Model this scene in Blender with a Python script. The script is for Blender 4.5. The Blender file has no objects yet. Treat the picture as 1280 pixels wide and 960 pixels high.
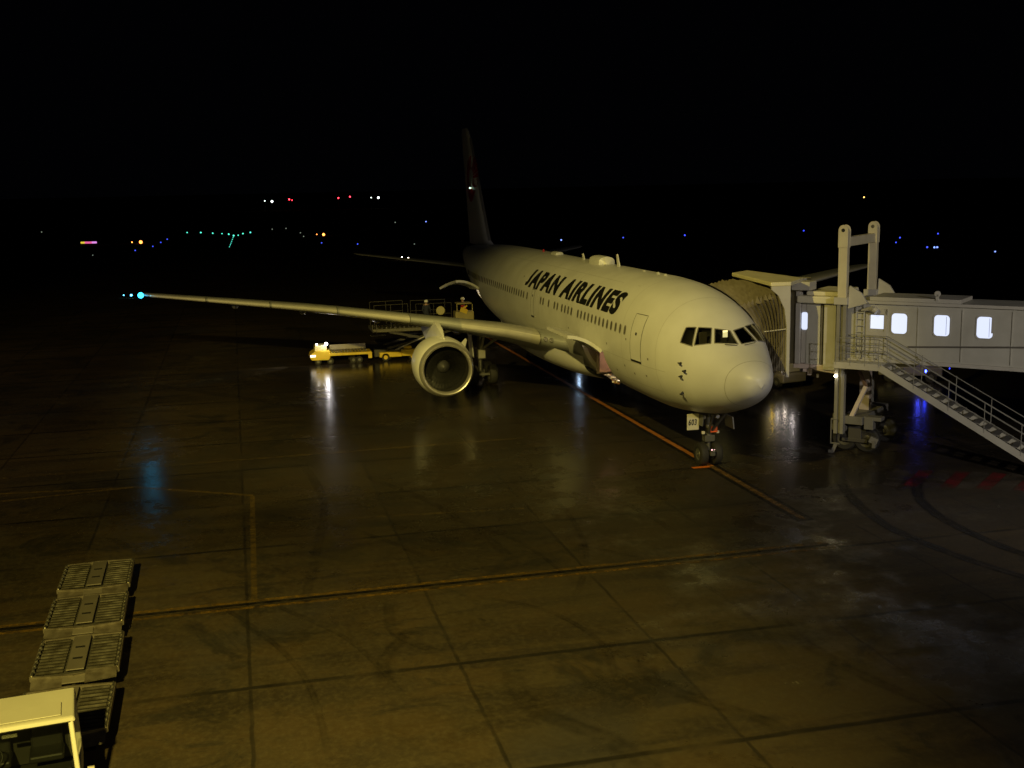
import bpy, bmesh, math, random
from mathutils import Vector, Matrix
random.seed(7)
PI = math.pi; R = math.radians
sc = bpy.context.scene; COL = sc.collection

# ------------------------------------------------------------------ camera, sky, lamps, exposure
cam = bpy.data.cameras.new('camera'); co = bpy.data.objects.new('camera', cam); COL.objects.link(co)
CP = Vector((-37.756, 18.255, 11.409)); YAW, PIT, ROL, FOC = -0.23338, -0.17193, -0.02086, 1436.04
fw = Vector((math.cos(YAW)*math.cos(PIT), math.sin(YAW)*math.cos(PIT), math.sin(PIT)))
rt = fw.cross(Vector((0, 0, 1))).normalized(); up = rt.cross(fw)
r2 = rt*math.cos(ROL)+up*math.sin(ROL); u2 = -rt*math.sin(ROL)+up*math.cos(ROL)
mt = Matrix((r2, u2, -fw)).transposed().to_4x4(); mt.translation = CP
co.matrix_world = mt
cam.sensor_width = 36; cam.lens = 36*FOC/1280; cam.clip_end = 6000; cam.clip_start = .2
sc.camera = co

world = bpy.data.worlds.new('World'); sc.world = world; world.use_nodes = True
bg = world.node_tree.nodes['Background']
bg.inputs[0].default_value = (0.55, 0.62, 1.0, 1); bg.inputs[1].default_value = 0.0006
sc.view_settings.view_transform = 'Standard'; sc.view_settings.look = 'None'
sc.view_settings.exposure = 0; sc.view_settings.gamma = 1
sc.cycles.use_denoising = True
sc.cycles.sample_clamp_indirect = 4
sc.cycles.max_bounces = 5

def spot(name, loc, target, power, size, blend, color, radius):
    l = bpy.data.lights.new(name, 'SPOT'); l.energy = power; l.spot_size = R(size); l.spot_blend = blend
    l.color = color; l.shadow_soft_size = radius
    o = bpy.data.objects.new(name, l); COL.objects.link(o); o.location = loc
    o.rotation_euler = (Vector(target)-Vector(loc)).to_track_quat('-Z', 'Y').to_euler()
    return o
SOD = (1.0, .79, .16)
spot('apron_flood_or_fill', (-44, 24, 20), (-17, 19, 0), 66000, 50, 1.0, SOD, .3)
spot('apron_flood_or_fill', (-31, 36, 35), (12, 3.5, 4.5), 100000, 30, 1.0, (1.0, .80, .20), .4)
spot('apron_flood_or_fill', (-44, -6, 17), (4, -10, 3), 22000, 36, 1.0, (1.0, .92, .86), .4)  # added whitish fill on nose and bridge, standing in for lit terminal windows
spot('apron_flood_or_fill', (-44, 24, 23), (24, 15, 2), 135000, 20, 1.0, (1.0, .80, .20), .4)  # added lamp that brightens the near wing, engine and transporter
spot('apron_flood_or_fill', (-44, 52, 22), (20, 37, 0), 90000, 34, 1.0, (1.0, .74, .30), .4)  # added lamp that brightens the far ground on the left
spot('apron_flood_or_fill', (-44, 8, 20), (20, 2, 3), 4000, 80, 1.0, (1.0, .84, .50), .4)  # weak wide fill added for the tail and wings
def pointlight(name, loc, power, color, radius=.1):
    l = bpy.data.lights.new(name, 'POINT'); l.energy = power; l.color = color; l.shadow_soft_size = radius
    o = bpy.data.objects.new(name, l); COL.objects.link(o); o.location = loc; return o

def hor(px): return 230.6-(px-640)*.0209
def ground_at(px, py, z=.35):
    d = fw+r2*(px-640)/FOC+u2*(480-py)/FOC; t = (z-CP.z)/d.z; return CP+d*t
def at_depth(px, py, D): return CP+(fw+r2*(px-640)/FOC+u2*(480-py)/FOC)*D
# ------------------------------------------------------------------ materials
MATS = {}
def mat(name, col, rough=.5, metal=0, var=.12, scale=1.5, bump=0, bscale=30, coat=0, rvar=.12, spec=.5):
    if name in MATS: return MATS[name]
    m = bpy.data.materials.new(name); m.use_nodes = True; MATS[name] = m
    nt = m.node_tree; b = nt.nodes['Principled BSDF']; N = nt.nodes.new; L = nt.links.new
    tc = N('ShaderNodeTexCoord'); nz = N('ShaderNodeTexNoise'); nz.inputs['Scale'].default_value = scale
    nz.inputs['Detail'].default_value = 6; L(tc.outputs['Object'], nz.inputs['Vector'])
    mx = N('ShaderNodeMix'); mx.data_type = 'RGBA'; mx.blend_type = 'MIX'
    c = col
    mx.inputs[6].default_value = (c[0]*(1-var*1.6), c[1]*(1-var*1.7), c[2]*(1-var*1.9), 1)
    mx.inputs[7].default_value = (min(1, c[0]*(1+var)), min(1, c[1]*(1+var)), min(1, c[2]*(1+var)), 1)
    L(nz.outputs['Fac'], mx.inputs[0]); L(mx.outputs[2], b.inputs['Base Color'])
    mr = N('ShaderNodeMapRange'); mr.inputs['To Min'].default_value = max(.03, rough-rvar); mr.inputs['To Max'].default_value = min(1, rough+rvar)
    L(nz.outputs['Fac'], mr.inputs['Value']); L(mr.outputs[0], b.inputs['Roughness'])
    b.inputs['Metallic'].default_value = metal; b.inputs['Coat Weight'].default_value = coat
    b.inputs['Specular IOR Level'].default_value = spec
    if bump:
        n2 = N('ShaderNodeTexNoise'); n2.inputs['Scale'].default_value = bscale; L(tc.outputs['Object'], n2.inputs['Vector'])
        bp = N('ShaderNodeBump'); bp.inputs['Strength'].default_value = bump; bp.inputs['Distance'].default_value = .02
        L(n2.outputs['Fac'], bp.inputs['Height']); L(bp.outputs[0], b.inputs['Normal'])
    return m
def emi(name, col, s):
    if name in MATS: return MATS[name]
    m = bpy.data.materials.new(name); m.use_nodes = True; MATS[name] = m
    b = m.node_tree.nodes['Principled BSDF']; b.inputs['Base Color'].default_value = (*[min(1, c*.8) for c in col], 1)
    b.inputs['Emission Color'].default_value = (*col, 1); b.inputs['Emission Strength'].default_value = s
    return m
def glassmat(name, tint=(.6, .65, .65), alpha=.75):
    m = bpy.data.materials.new(name); m.use_nodes = True; MATS[name] = m
    nt = m.node_tree; nt.nodes.remove(nt.nodes['Principled BSDF']); N = nt.nodes.new; L = nt.links.new
    t = N('ShaderNodeBsdfTransparent'); t.inputs[0].default_value = (*tint, 1)
    g = N('ShaderNodeBsdfGlossy'); g.inputs['Roughness'].default_value = .04; g.inputs[0].default_value = (.9, .9, .9, 1)
    f = N('ShaderNodeFresnel'); f.inputs[0].default_value = 1.5
    mx = N('ShaderNodeMixShader'); L(f.outputs[0], mx.inputs[0]); L(t.outputs[0], mx.inputs[1]); L(g.outputs[0], mx.inputs[2])
    L(mx.outputs[0], nt.nodes['Material Output'].inputs[0]); return m
WHITE = mat('aircraft_white_paint', (.72, .72, .71), .38, var=.10, scale=.8, rvar=.08, coat=.04)
WINGG = mat('wing_grey_paint', (.33, .34, .33), .34, var=.1, scale=.8)
SLATM = mat('slat_metal', (.70, .68, .60), .24, .35, var=.10, scale=2, rvar=.05)
LIPM = mat('inlet_lip_metal', (.60, .58, .53), .34, .75, var=.08, scale=3)
FANM = mat('fan_metal', (.03, .03, .029), .36, .5)
DARK = mat('dark_cavity', (.015, .014, .013), .7)
SEAM = mat('panel_seam', (.07, .07, .06), .6)
BLACK = mat('livery_black', (.012, .012, .012), .45, var=.05)
RED = mat('livery_red', (.45, .012, .02), .4, var=.05)
WINDK = mat('cabin_glass', (.16, .15, .125), .25)
STEEL = mat('gear_steel', (.13, .13, .12), .38, .4)
TYRE = mat('tyre_rubber', (.018, .017, .016), .75, bump=.2)
CARGO = mat('cargo_liner', (.33, .27, .20), .6, var=.25, scale=2)
CABIN = mat('cockpit_lining', (.05, .045, .04), .7)
BRIDGE = mat('bridge_cream_paint', (.50, .49, .42), .55, var=.14, scale=1.2)
BRIDGEL = mat('bridge_light_paint', (.52, .50, .43), .5, var=.1, scale=2)
BRIDGED = mat('bridge_dark_steel', (.13, .12, .10), .6, var=.2)
CANV = mat('bellows_canvas', (.20, .175, .12), .85, var=.3, scale=3, bump=.3, bscale=12)
YEL = mat('vehicle_yellow_paint', (.78, .56, .05), .4, var=.12)
CREAM = mat('tractor_cream_paint', (.56, .54, .46), .38, var=.08)
DOLLY = mat('dolly_galvanised', (.20, .18, .15), .5, .35, var=.5, scale=4)
GLINT = mat('bare_metal', (.72, .70, .62), .2, .9, var=.2)
ROLL = mat('roller_metal', (.20, .19, .16), .30, .8, var=.5, scale=3.0, rvar=.16)
DARKST = mat('dark_steel', (.06, .058, .05), .55, .2, var=.2)
ORANGE = mat('signal_orange', (.85, .13, .01), .5)
GLASS = glassmat('clear_glass', (.55, .58, .56))
LITWIN = emi('lit_window_panel', (.70, .77, 1.0), .95)

# ------------------------------------------------------------------ mesh helpers
class M:
    def __init__(s): s.v = []; s.f = []
    def add(s, vs, fs):
        k = len(s.v); s.v += [tuple(v) for v in vs]; s.f += [tuple(i+k for i in f) for f in fs]; return s
    def box(s, c, d, rz=0, ry=0, rx=0, tz=1.0, ty=None):
        ty = tz if ty is None else ty
        m = Matrix.Rotation(rz, 3, 'Z') @ Matrix.Rotation(ry, 3, 'Y') @ Matrix.Rotation(rx, 3, 'X')
        vs = []
        for z in (-1, 1):
            for x, y in ((-1, -1), (1, -1), (1, 1), (-1, 1)):
                k = 1 if z < 0 else tz; k2 = 1 if z < 0 else ty
                vs.append(Vector(c)+m @ Vector((x*d[0]/2*k, y*d[1]/2*k2, z*d[2]/2)))
        return s.add(vs, [(3, 2, 1, 0), (4, 5, 6, 7), (0, 1, 5, 4), (1, 2, 6, 5), (2, 3, 7, 6), (3, 0, 4, 7)])
    def tube(s, pts, r, n=10, cap=True):
        pts = [Vector(p) for p in pts]; rs = r if isinstance(r, (list, tuple)) else [r]*len(pts)
        vs = []; prev = None
        for i, p in enumerate(pts):
            a = pts[max(0, i-1)]; b = pts[min(len(pts)-1, i+1)]; t = (b-a).normalized()
            if prev is None: q = t.orthogonal().normalized()
            else: q = (prev-t*prev.dot(t)).normalized()
            prev = q; w = t.cross(q)
            for k in range(n):
                an = 2*PI*k/n; vs.append(p+(q*math.cos(an)+w*math.sin(an))*rs[i])
        fs = []
        for i in range(len(pts)-1):
            for k in range(n):
                k2 = (k+1) % n; fs.append((i*n+k, i*n+k2, (i+1)*n+k2, (i+1)*n+k))
        if cap: fs += [tuple(range(n))[::-1], tuple((len(pts)-1)*n+k for k in range(n))]
        return s.add(vs, fs)
    def bar(s, a, b, w, h, upv=(0, 0, 1)):
        a = Vector(a); b = Vector(b); t = (b-a).normalized(); u = Vector(upv)
        sd = t.cross(u)
        if sd.length < .01: sd = t.cross(Vector((1, 0, 0)))
        sd.normalize(); u = sd.cross(t)
        vs = [p+sd*i*w/2+u*j*h/2 for p in (a, b) for i, j in ((-1, -1), (1, -1), (1, 1), (-1, 1))]
        return s.add(vs, [(0, 1, 2, 3), (7, 6, 5, 4), (0, 4, 5, 1), (1, 5, 6, 2), (2, 6, 7, 3), (3, 7, 4, 0)])
    def lathe(s, prof, o, ax='X', n=48, cap=False):
        o = Vector(o); vs = []
        for a, r in prof:
            for k in range(n):
                t = 2*PI*k/n; c, q = r*math.cos(t), r*math.sin(t)
                vs.append(o+(Vector((a, c, q)) if ax == 'X' else Vector((c, a, q)) if ax == 'Y' else Vector((c, q, a))))
        fs = [(i*n+k, i*n+(k+1) % n, (i+1)*n+(k+1) % n, (i+1)*n+k) for i in range(len(prof)-1) for k in range(n)]
        if cap: fs += [tuple(range(n)), tuple((len(prof)-1)*n+k for k in range(n))]
        return s.add(vs, fs)
    def prism(s, poly, axis, lo, hi):
        n = len(poly); vs = []
        for h in (lo, hi):
            for a, b in poly:
                vs.append({'X': (h, a, b), 'Y': (a, h, b), 'Z': (a, b, h)}[axis])
        return s.add(vs, [tuple(range(n))[::-1], tuple(range(n, 2*n))]+[(i, (i+1) % n, n+(i+1) % n, n+i) for i in range(n)])
    def grid(s, rows, close=False):
        n = len(rows[0]); vs = [v for r in rows for v in r]; fs = []
        for i in range(len(rows)-1):
            for k in range(n if close else n-1):
                fs.append((i*n+k, i*n+(k+1) % n, (i+1)*n+(k+1) % n, (i+1)*n+k))
        return s.add(vs, fs)
    def build(s, name, m, parent=None, smooth=False, bevel=0, fix=True):
        me = bpy.data.meshes.new(name); me.from_pydata(s.v, [], s.f)
        if fix:
            bm = bmesh.new(); bm.from_mesh(me); bmesh.ops.recalc_face_normals(bm, faces=bm.faces); bm.to_mesh(me); bm.free()
        for mm in (m if isinstance(m, (list, tuple)) else [m]): me.materials.append(mm)
        o = bpy.data.objects.new(name, me); COL.objects.link(o)
        if parent is not None: o.parent = parent
        if smooth:
            for p in me.polygons: p.use_smooth = True
            try: me.set_sharp_from_angle(angle=R(40))
            except Exception: pass
        if bevel:
            b = o.modifiers.new('bevel', 'BEVEL'); b.width = bevel; b.segments = 2; b.limit_method = 'ANGLE'
        return o
def tag(o, label=None, cat=None, group=None, kind=None):
    if label: o['label'] = label
    if cat: o['category'] = cat
    if group: o['group'] = group
    if kind: o['kind'] = kind
    return o
def empty(name, loc, rz=0, label=None, cat=None, group=None):
    o = bpy.data.objects.new(name, None); COL.objects.link(o); o.location = loc; o.rotation_euler = (0, 0, rz)
    o.empty_display_size = .3
    return tag(o, label, cat, group)
def copy_tree(o, parent=None):
    c = o.copy(); COL.objects.link(c)
    if parent is not None: c.parent = parent
    for ch in list(o.children): copy_tree(ch, c)
    return c
def tagc(o, ): return o

# ------------------------------------------------------------------ ground (x = away from terminal, y = left in the picture, z up)
def ground_material():
    m = bpy.data.materials.new('wet_concrete_apron'); m.use_nodes = True
    nt = m.node_tree; b = nt.nodes['Principled BSDF']; N = nt.nodes.new; L = nt.links.new
    tc = N('ShaderNodeTexCoord'); sep = N('ShaderNodeSeparateXYZ'); L(tc.outputs['Object'], sep.inputs[0])
    def noise(sc_, det=5, rough=.55, dist=0, vec=None):
        n = N('ShaderNodeTexNoise'); n.inputs['Scale'].default_value = sc_; n.inputs['Detail'].default_value = det
        n.inputs['Roughness'].default_value = rough; n.inputs['Distortion'].default_value = dist
        L(vec or tc.outputs['Object'], n.inputs['Vector']); return n.outputs['Fac']
    def ramp(v, a, b_, lo=0, hi=1):
        r = N('ShaderNodeMapRange'); r.interpolation_type = 'SMOOTHSTEP'
        for i, q in zip(('From Min', 'From Max', 'To Min', 'To Max'), (a, b_, lo, hi)): r.inputs[i].default_value = q
        L(v, r.inputs['Value']); return r.outputs[0]
    def math_(op, a, b_=None, c=None):
        n = N('ShaderNodeMath'); n.operation = op
        for i, q in enumerate((a, b_, c)):
            if q is None: continue
            if isinstance(q, (int, float)): n.inputs[i].default_value = q
            else: L(q, n.inputs[i])
        return n.outputs[0]
    def mixc(f, a, b_, bt='MIX'):
        n = N('ShaderNodeMix'); n.data_type = 'RGBA'; n.blend_type = bt
        if isinstance(f, (int, float)): n.inputs[0].default_value = f
        else: L(f, n.inputs[0])
        for i, q in ((6, a), (7, b_)):
            if isinstance(q, tuple): n.inputs[i].default_value = (*q, 1)
            else: L(q, n.inputs[i])
        return n.outputs[2]
    big = noise(.09, 4, .6, .4); mid = noise(.45, 6, .65); fine = noise(6, 8, .7); grit = noise(45, 4, .7)
    # stretched streaks left by wheels and rain running across the apron
    mp = N('ShaderNodeMapping'); mp.inputs['Scale'].default_value = (.9, .16, 1); mp.inputs['Rotation'].default_value = (0, 0, .35)
    L(tc.outputs['Object'], mp.inputs[0]); streak = noise(.9, 6, .65, .5, mp.outputs[0])
    c = mixc(ramp(big, .35, .65), (.048, .036, .020), (.108, .082, .042))
    c = mixc(ramp(mid, .42, .62, 0, .8), c, (.098, .064, .026))
    c = mixc(ramp(streak, .46, .62, 0, .75), c, (.026, .020, .016))
    c = mixc(ramp(fine, .40, .75, 0, .45), c, (.190, .155, .085))
    c = mixc(ramp(grit, .55, .8, 0, .4), c, (.03, .028, .024))
    c = mixc(ramp(noise(.14, 3, .5, .3), .54, .68, 0, .55), c, (.062, .064, .072))  # cool grey patches painted in for the mixed lamp colours
    cr = math_('MULTIPLY', ramp(noise(5.5, 6, .75), .66, .72), ramp(noise(.5, 4), .52, .62)); c = mixc(math_('MULTIPLY', cr, .8), c, (.34, .30, .20))
    # slab to slab tone
    def cell(v, off, per): return math_('FLOOR', math_('DIVIDE', math_('SUBTRACT', v, off), per))
    PX, PY = 5.42, 4.95
    ws = N('ShaderNodeTexWhiteNoise'); ws.noise_dimensions = '2D'; cb = N('ShaderNodeCombineXYZ')
    L(cell(sep.outputs[0], -6.45, PX), cb.inputs[0]); L(cell(sep.outputs[1], 18.5, PY), cb.inputs[1]); L(cb.outputs[0], ws.inputs[0])
    c = mixc(.32, c, mixc(ws.outputs[0], (.045, .037, .026), (.12, .092, .055)))
    wet_dim = ramp(sep.outputs[0], -7, 2, 0, .68); c = mixc(math_('MULTIPLY', wet_dim, ramp(sep.outputs[1], 12, 24, 1, .25)), c, (.018, .0150, .011))  # wet tone round the aircraft, darkened further to offset the floodlight beam
    # joints
    wob = math_('MULTIPLY', math_('SUBTRACT', noise(1.3, 4), .5), .10)
    def joint(v, off, per, w):
        d = math_('ABSOLUTE', math_('SUBTRACT', math_('FRACT', math_('ADD', math_('DIVIDE', math_('SUBTRACT', math_('ADD', v, wob), off), per), .5)), .5))
        return ramp(math_('MULTIPLY', d, per), w*.35, w, 1, 0)
    jx = joint(sep.outputs[0], -6.45, PX, .13); jy = joint(sep.outputs[1], 18.5, PY, .065)
    jm = math_('MULTIPLY', math_('MAXIMUM', math_('MULTIPLY', jx, .8), math_('MULTIPLY', jy, .6)), ramp(noise(.35, 3), .32, .56, .12, 1))
    c = mixc(jm, c, (.012, .011, .010))
    # pale chipped / repaired spots
    vo = noise(1.15, 9, .85); sp = math_('MULTIPLY', ramp(vo, .60, .68), ramp(noise(.22, 3), .47, .60))
    c = mixc(math_('MULTIPLY', sp, .8), c, (.30, .28, .22))
    ob = ramp(noise(.33, 6, .75, .8), .52, .64, 0, .7); c = mixc(ob, c, (.030, .027, .022))
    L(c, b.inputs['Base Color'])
    # wetness: standing water further out round the aircraft, damp patches near
    far = ramp(sep.outputs[0], -8, 14, 0, .16)
    wet = ramp(math_('ADD', math_('ADD', math_('MULTIPLY', noise(.16, 5, .6, .3), .6), math_('MULTIPLY', noise(.8, 6, .7), .4)), far), .47, .62)
    rr = math_('ADD', math_('MULTIPLY', math_('SUBTRACT', 1, wet), .42), math_('ADD', .13, math_('MULTIPLY', fine, .12)))
    dry = ramp(math_('ADD', sep.outputs[0], math_('MULTIPLY', math_('ABSOLUTE', sep.outputs[1]), .35)), 38, 75)
    L(math_('ADD', rr, math_('MULTIPLY', dry, .5)), b.inputs['Roughness'])
    L(math_('MULTIPLY', math_('SUBTRACT', 1, dry), .40), b.inputs['Specular IOR Level'])
    bp = N('ShaderNodeBump'); bp.inputs['Strength'].default_value = .28; bp.inputs['Distance'].default_value = .012
    h = math_('ADD', math_('MULTIPLY', noise(2.2, 5, .6), 1.0), math_('ADD', math_('MULTIPLY', fine, .6), math_('MULTIPLY', grit, .25)))
    h = math_('SUBTRACT', h, math_('MULTIPLY', jm, 1.2))
    L(h, bp.inputs['Height']); L(bp.outputs[0], b.inputs['Normal'])
    return m
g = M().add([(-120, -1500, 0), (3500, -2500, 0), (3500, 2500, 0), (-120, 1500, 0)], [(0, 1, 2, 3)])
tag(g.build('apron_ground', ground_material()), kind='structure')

def worn(name, col, lo=.40, hi=.60, rough=.45, scale=3.0, amax=1.0):
    m = bpy.data.materials.new(name); m.use_nodes = True; nt = m.node_tree; b = nt.nodes['Principled BSDF']
    N = nt.nodes.new; L = nt.links.new
    tc = N('ShaderNodeTexCoord'); n = N('ShaderNodeTexNoise'); n.inputs['Scale'].default_value = scale; n.inputs['Detail'].default_value = 8
    n.inputs['Roughness'].default_value = .7
    L(tc.outputs['Object'], n.inputs['Vector']); r = N('ShaderNodeMapRange')
    r.inputs['From Min'].default_value = lo; r.inputs['From Max'].default_value = hi; r.inputs['To Max'].default_value = amax
    L(n.outputs['Fac'], r.inputs['Value']); L(r.outputs[0], b.inputs['Alpha'])
    n2 = N('ShaderNodeTexNoise'); n2.inputs['Scale'].default_value = .7; L(tc.outputs['Object'], n2.inputs['Vector'])
    mx = N('ShaderNodeMix'); mx.data_type = 'RGBA'; mx.inputs[6].default_value = (*[c*.6 for c in col], 1); mx.inputs[7].default_value = (*col, 1)
    L(n2.outputs['Fac'], mx.inputs[0]); L(mx.outputs[2], b.inputs['Base Color']); b.inputs['Roughness'].default_value = rough
    return m
LINE_Y = worn('worn_yellow_paint', (.42, .24, .03), .38, .62, amax=.75)
LINE_F = worn('faded_yellow_paint', (.34, .23, .06), .42, .75, amax=.5)
LINE_O = worn('orange_stand_paint', (.46, .17, .03), .22, .50)
LINE_D = worn('dull_stand_paint', (.30, .17, .05), .30, .62, amax=.8)
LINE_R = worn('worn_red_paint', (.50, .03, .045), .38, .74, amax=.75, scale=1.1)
LINE_W = worn('worn_white_paint', (.36, .30, .24), .40, .80, amax=.45, scale=1.1)
TYREMK = worn('tyre_mark_rubber', (.012, .010, .009), .36, .74, scale=1.3, amax=.72)
GRIME = worn('dark_line_border', (.010, .010, .009), .25, .6, amax=.85)
def strip(name, pts, w, m, z=.004):
    pts = [Vector((a, b, 0)) for a, b in pts]; rows = []
    for i, p in enumerate(pts):
        t = (pts[min(i+1, len(pts)-1)]-pts[max(i-1, 0)]).normalized(); n = Vector((-t.y, t.x, 0))
        rows.append([p+n*w/2+Vector((0, 0, z)), p-n*w/2+Vector((0, 0, z))])
    return tag(M().grid(rows).build(name, m, fix=False), kind='structure')
strip('stand_line_border', [(-3.6, 0), (62, 0)], .62, GRIME, .004)
strip('stand_centre_line', [(4.4, 0), (62, 0)], .24, LINE_O, .008)
strip('stand_centre_line', [(-3.4, 0), (4.4, 0)], .24, LINE_D, .008)
strip('stop_bar_line', [(4.35, .85), (4.35, .12)], .26, worn('bright_orange_paint', (.8, .2, .02), .1, .3), .016)
strip('stop_bar_line', [(4.35, .1), (4.35, -1.5)], .12, LINE_W, .012)
for off, mm, z in ((-.24, LINE_Y, .004), (.06, GRIME, .004), (.28, LINE_Y, .004)):
    strip('cross_line', [(-6.35+off, 34), (-6.25+off, 10), (-6.2+off, 0.5)], .18, mm, z)
strip('cross_line', [(-6.2, .5), (-6.5, -14)], .16, LINE_F)
LINE_B = worn('box_yellow_paint', (.34, .22, .05), .34, .62, amax=.55)
strip('equipment_box_line', [(-6.0, 18.3), (5.6, 18.15)], .17, LINE_B, .004)
strip('equipment_box_line', [(5.6, 18.15), (8.3, 22.6), (9.6, 34)], .22, LINE_B, .008)
strip('equipment_box_line', [(8.3, 22.6), (7.6, 28), (6.6, 40)], .22, LINE_B, .012)
strip('service_road_line', [(12, 6), (11.4, 34)], .25, LINE_F)
strip('service_road_line', [(0.2, 3.5), (2.4, 24)], .12, LINE_F)
strip('white_dash_line', [(-3.5, -.2), (-3.9, -3.0)], .12, LINE_W)
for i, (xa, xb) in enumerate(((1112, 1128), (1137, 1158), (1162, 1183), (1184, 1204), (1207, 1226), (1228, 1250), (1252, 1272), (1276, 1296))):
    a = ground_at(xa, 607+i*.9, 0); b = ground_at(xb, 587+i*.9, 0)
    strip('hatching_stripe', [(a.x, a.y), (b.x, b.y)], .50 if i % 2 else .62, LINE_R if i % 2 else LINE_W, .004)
def soft_strip(name, pts, w, m, z):
    P_ = [Vector((a, b, 0)) for a, b in pts]; rows = []; fade = []; n_ = len(P_)
    prof = (0, .35, 1, .75, .55, .75, 1, .35, 0)
    for i, p in enumerate(P_):
        t = (P_[min(i+1, n_-1)]-P_[max(i-1, 0)]).normalized(); nn = Vector((-t.y, t.x, 0)); u = i/(n_-1)
        e = min(1, u/.25, (1-u)/.3); e = e*e*(3-2*e)
        rows.append([p+nn*w*1.15*(k/8-.5)+Vector((0, 0, z)) for k in range(9)]); fade += [q_*e for q_ in prof]
    o = M().grid(rows).build(name, m, fix=False); at = o.data.attributes.new('fade', 'FLOAT', 'POINT'); at.data.foreach_set('value', fade)
    return tag(o, kind='structure')
nt_ = TYREMK.node_tree; bs = nt_.nodes['Principled BSDF']; src = bs.inputs['Alpha'].links[0].from_socket
at_ = nt_.nodes.new('ShaderNodeAttribute'); at_.attribute_name = 'fade'; ml = nt_.nodes.new('ShaderNodeMath'); ml.operation = 'MULTIPLY'
nt_.links.new(src, ml.inputs[0]); nt_.links.new(at_.outputs['Fac'], ml.inputs[1]); nt_.links.new(ml.outputs[0], bs.inputs['Alpha'])
TYRELT = TYREMK.copy(); TYRELT.name = 'faint_tyre_mark'
for n_ in TYRELT.node_tree.nodes:
    if n_.type == 'MAP_RANGE': n_.inputs['To Max'].default_value = .5
    if n_.type == 'MAP_RANGE': n_.inputs['From Max'].default_value = .8
for n_ in nt_.nodes:
    if n_.type == 'MAP_RANGE': n_.inputs['From Min'].default_value = .25; n_.inputs['From Max'].default_value = .55; n_.inputs['To Max'].default_value = .95
def arc(cx, cy, r, a0, a1, n=28): return [(cx+r*math.cos(R(a0+(a1-a0)*i/n)), cy+r*math.sin(R(a0+(a1-a0)*i/n))) for i in range(n+1)]
for k, (pts, w) in enumerate([
    ([(2.6, -4.6), (.5, -3.6), (-1.5, -2.9), (-3.4, -2.45), (-5.6, -2.2), (-8.5, -2.6), (-11, -3.4), (-14, -4.9)], .34),
    ([(1.5, -7.6), (-.5, -6.2), (-2.6, -5.0), (-5, -4.4), (-8, -4.4), (-11, -5.1), (-14, -6.3)], .34),
    ([(-11.9, 8.8), (-14.1, 9.4), (-16.0, 8.3), (-18.5, 6.6)], .6),
    ([(-12.1, 12.4), (-14.6, 12.5), (-16.6, 11.3), (-19, 10.6)], .7),
    ([(-10.4, 4.8), (-13.5, 5.0), (-16, 4.4), (-19, 3)], .55),
    ([(-9.3, 14.3), (-11.2, 15.3), (-13, 15.4)], .5), ([(-7, 14.6), (-9.5, 14.8), (-11.6, 13.6)], .45),
    ([(8, 14), (3, 12), (-2, 10.8), (-6, 10.4)], .4), ([(10, 16), (4, 15.6), (-3, 16.4), (-8, 17.2)], .4),
    ([(20, 12), (24, 16), (29, 20), (36, 26)], .8), ([(15, 10), (19, 16), (22, 24), (24, 32)], .9),
    ([(2, 5.5), (-1, 4.9), (-4, 4.7)], .35),
    ([(-4, 19.5), (-7, 17.5), (-10, 15.9), (-14, 15)], .22), ([(-4.5, 20.2), (-8, 18.4), (-12, 17.2), (-17, 17)], .22), ([(-7.4, 12.4), (-9.2, 10.6), (-12, 9.9), (-15, 10.6)], .25),
    ([(-3, 9), (-6, 6.6), (-10, 5.6), (-15, 6)], .22), ([(1, 12), (-3, 9.9), (-8, 9.2)], .2), ([(6, 8), (1, 7.4), (-5, 8.2), (-10, 10.4)], .25), ([(4, 19), (0, 15), (-5, 12.4)], .3)]):
    sm = []
    P = [pts[0]]+pts+[pts[-1]]
    for i in range(1, len(P)-2):
        for j in range(8):
            t = j/8; q = []
            for d in (0, 1):
                a, b, c, e = P[i-1][d], P[i][d], P[i+1][d], P[i+2][d]
                q.append(.5*((2*b)+(-a+c)*t+(2*a-5*b+4*c-e)*t*t+(-a+3*b-3*c+e)*t**3))
            sm.append(tuple(q))
    sm.append(pts[-1]); soft_strip('tyre_mark', sm, w*(1.35 if k < 2 else .9), TYREMK if k < 2 else TYRELT, .014+.0012*k)

# ------------------------------------------------------------------ aircraft
AC = empty('passenger_aircraft', (0, 0, 0), 0, 'white wide-body twin-engine airliner with black JAPAN AIRLINES lettering parked at the gate', 'aircraft')
TAB = [(0, 4.14, 4.14, .0, 4.14), (.06, 4.36, 3.90, .27, 4.14), (.3, 4.60, 3.58, .57, 4.14), (.8, 4.86, 3.28, .86, 4.14), (1.4, 5.10, 3.01, 1.15, 4.14),
       (2.0, 5.38, 2.78, 1.42, 4.16), (2.6, 5.73, 2.60, 1.65, 4.21), (3.3, 6.15, 2.40, 1.90, 4.3), (4.2, 6.56, 2.24, 2.11, 4.42), (5.2, 6.88, 2.11, 2.27, 4.54),
       (6.5, 7.13, 1.99, 2.41, 4.64), (8.0, 7.28, 1.96, 2.485, 4.72), (10, 7.35, 1.95, 2.515, 4.75), (13, 7.35, 1.95, 2.515, 4.75), (30, 7.35, 1.95, 2.515, 4.75), (33.5, 7.35, 2.0, 2.51, 4.78),
       (37, 7.33, 2.35, 2.44, 4.9), (41, 7.27, 3.05, 2.22, 5.15), (45, 7.12, 3.95, 1.82, 5.45), (49, 6.92, 4.85, 1.22, 5.8), (52, 6.7, 5.45, .72, 6.05), (53.6, 6.5, 5.85, .32, 6.17)]
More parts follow.
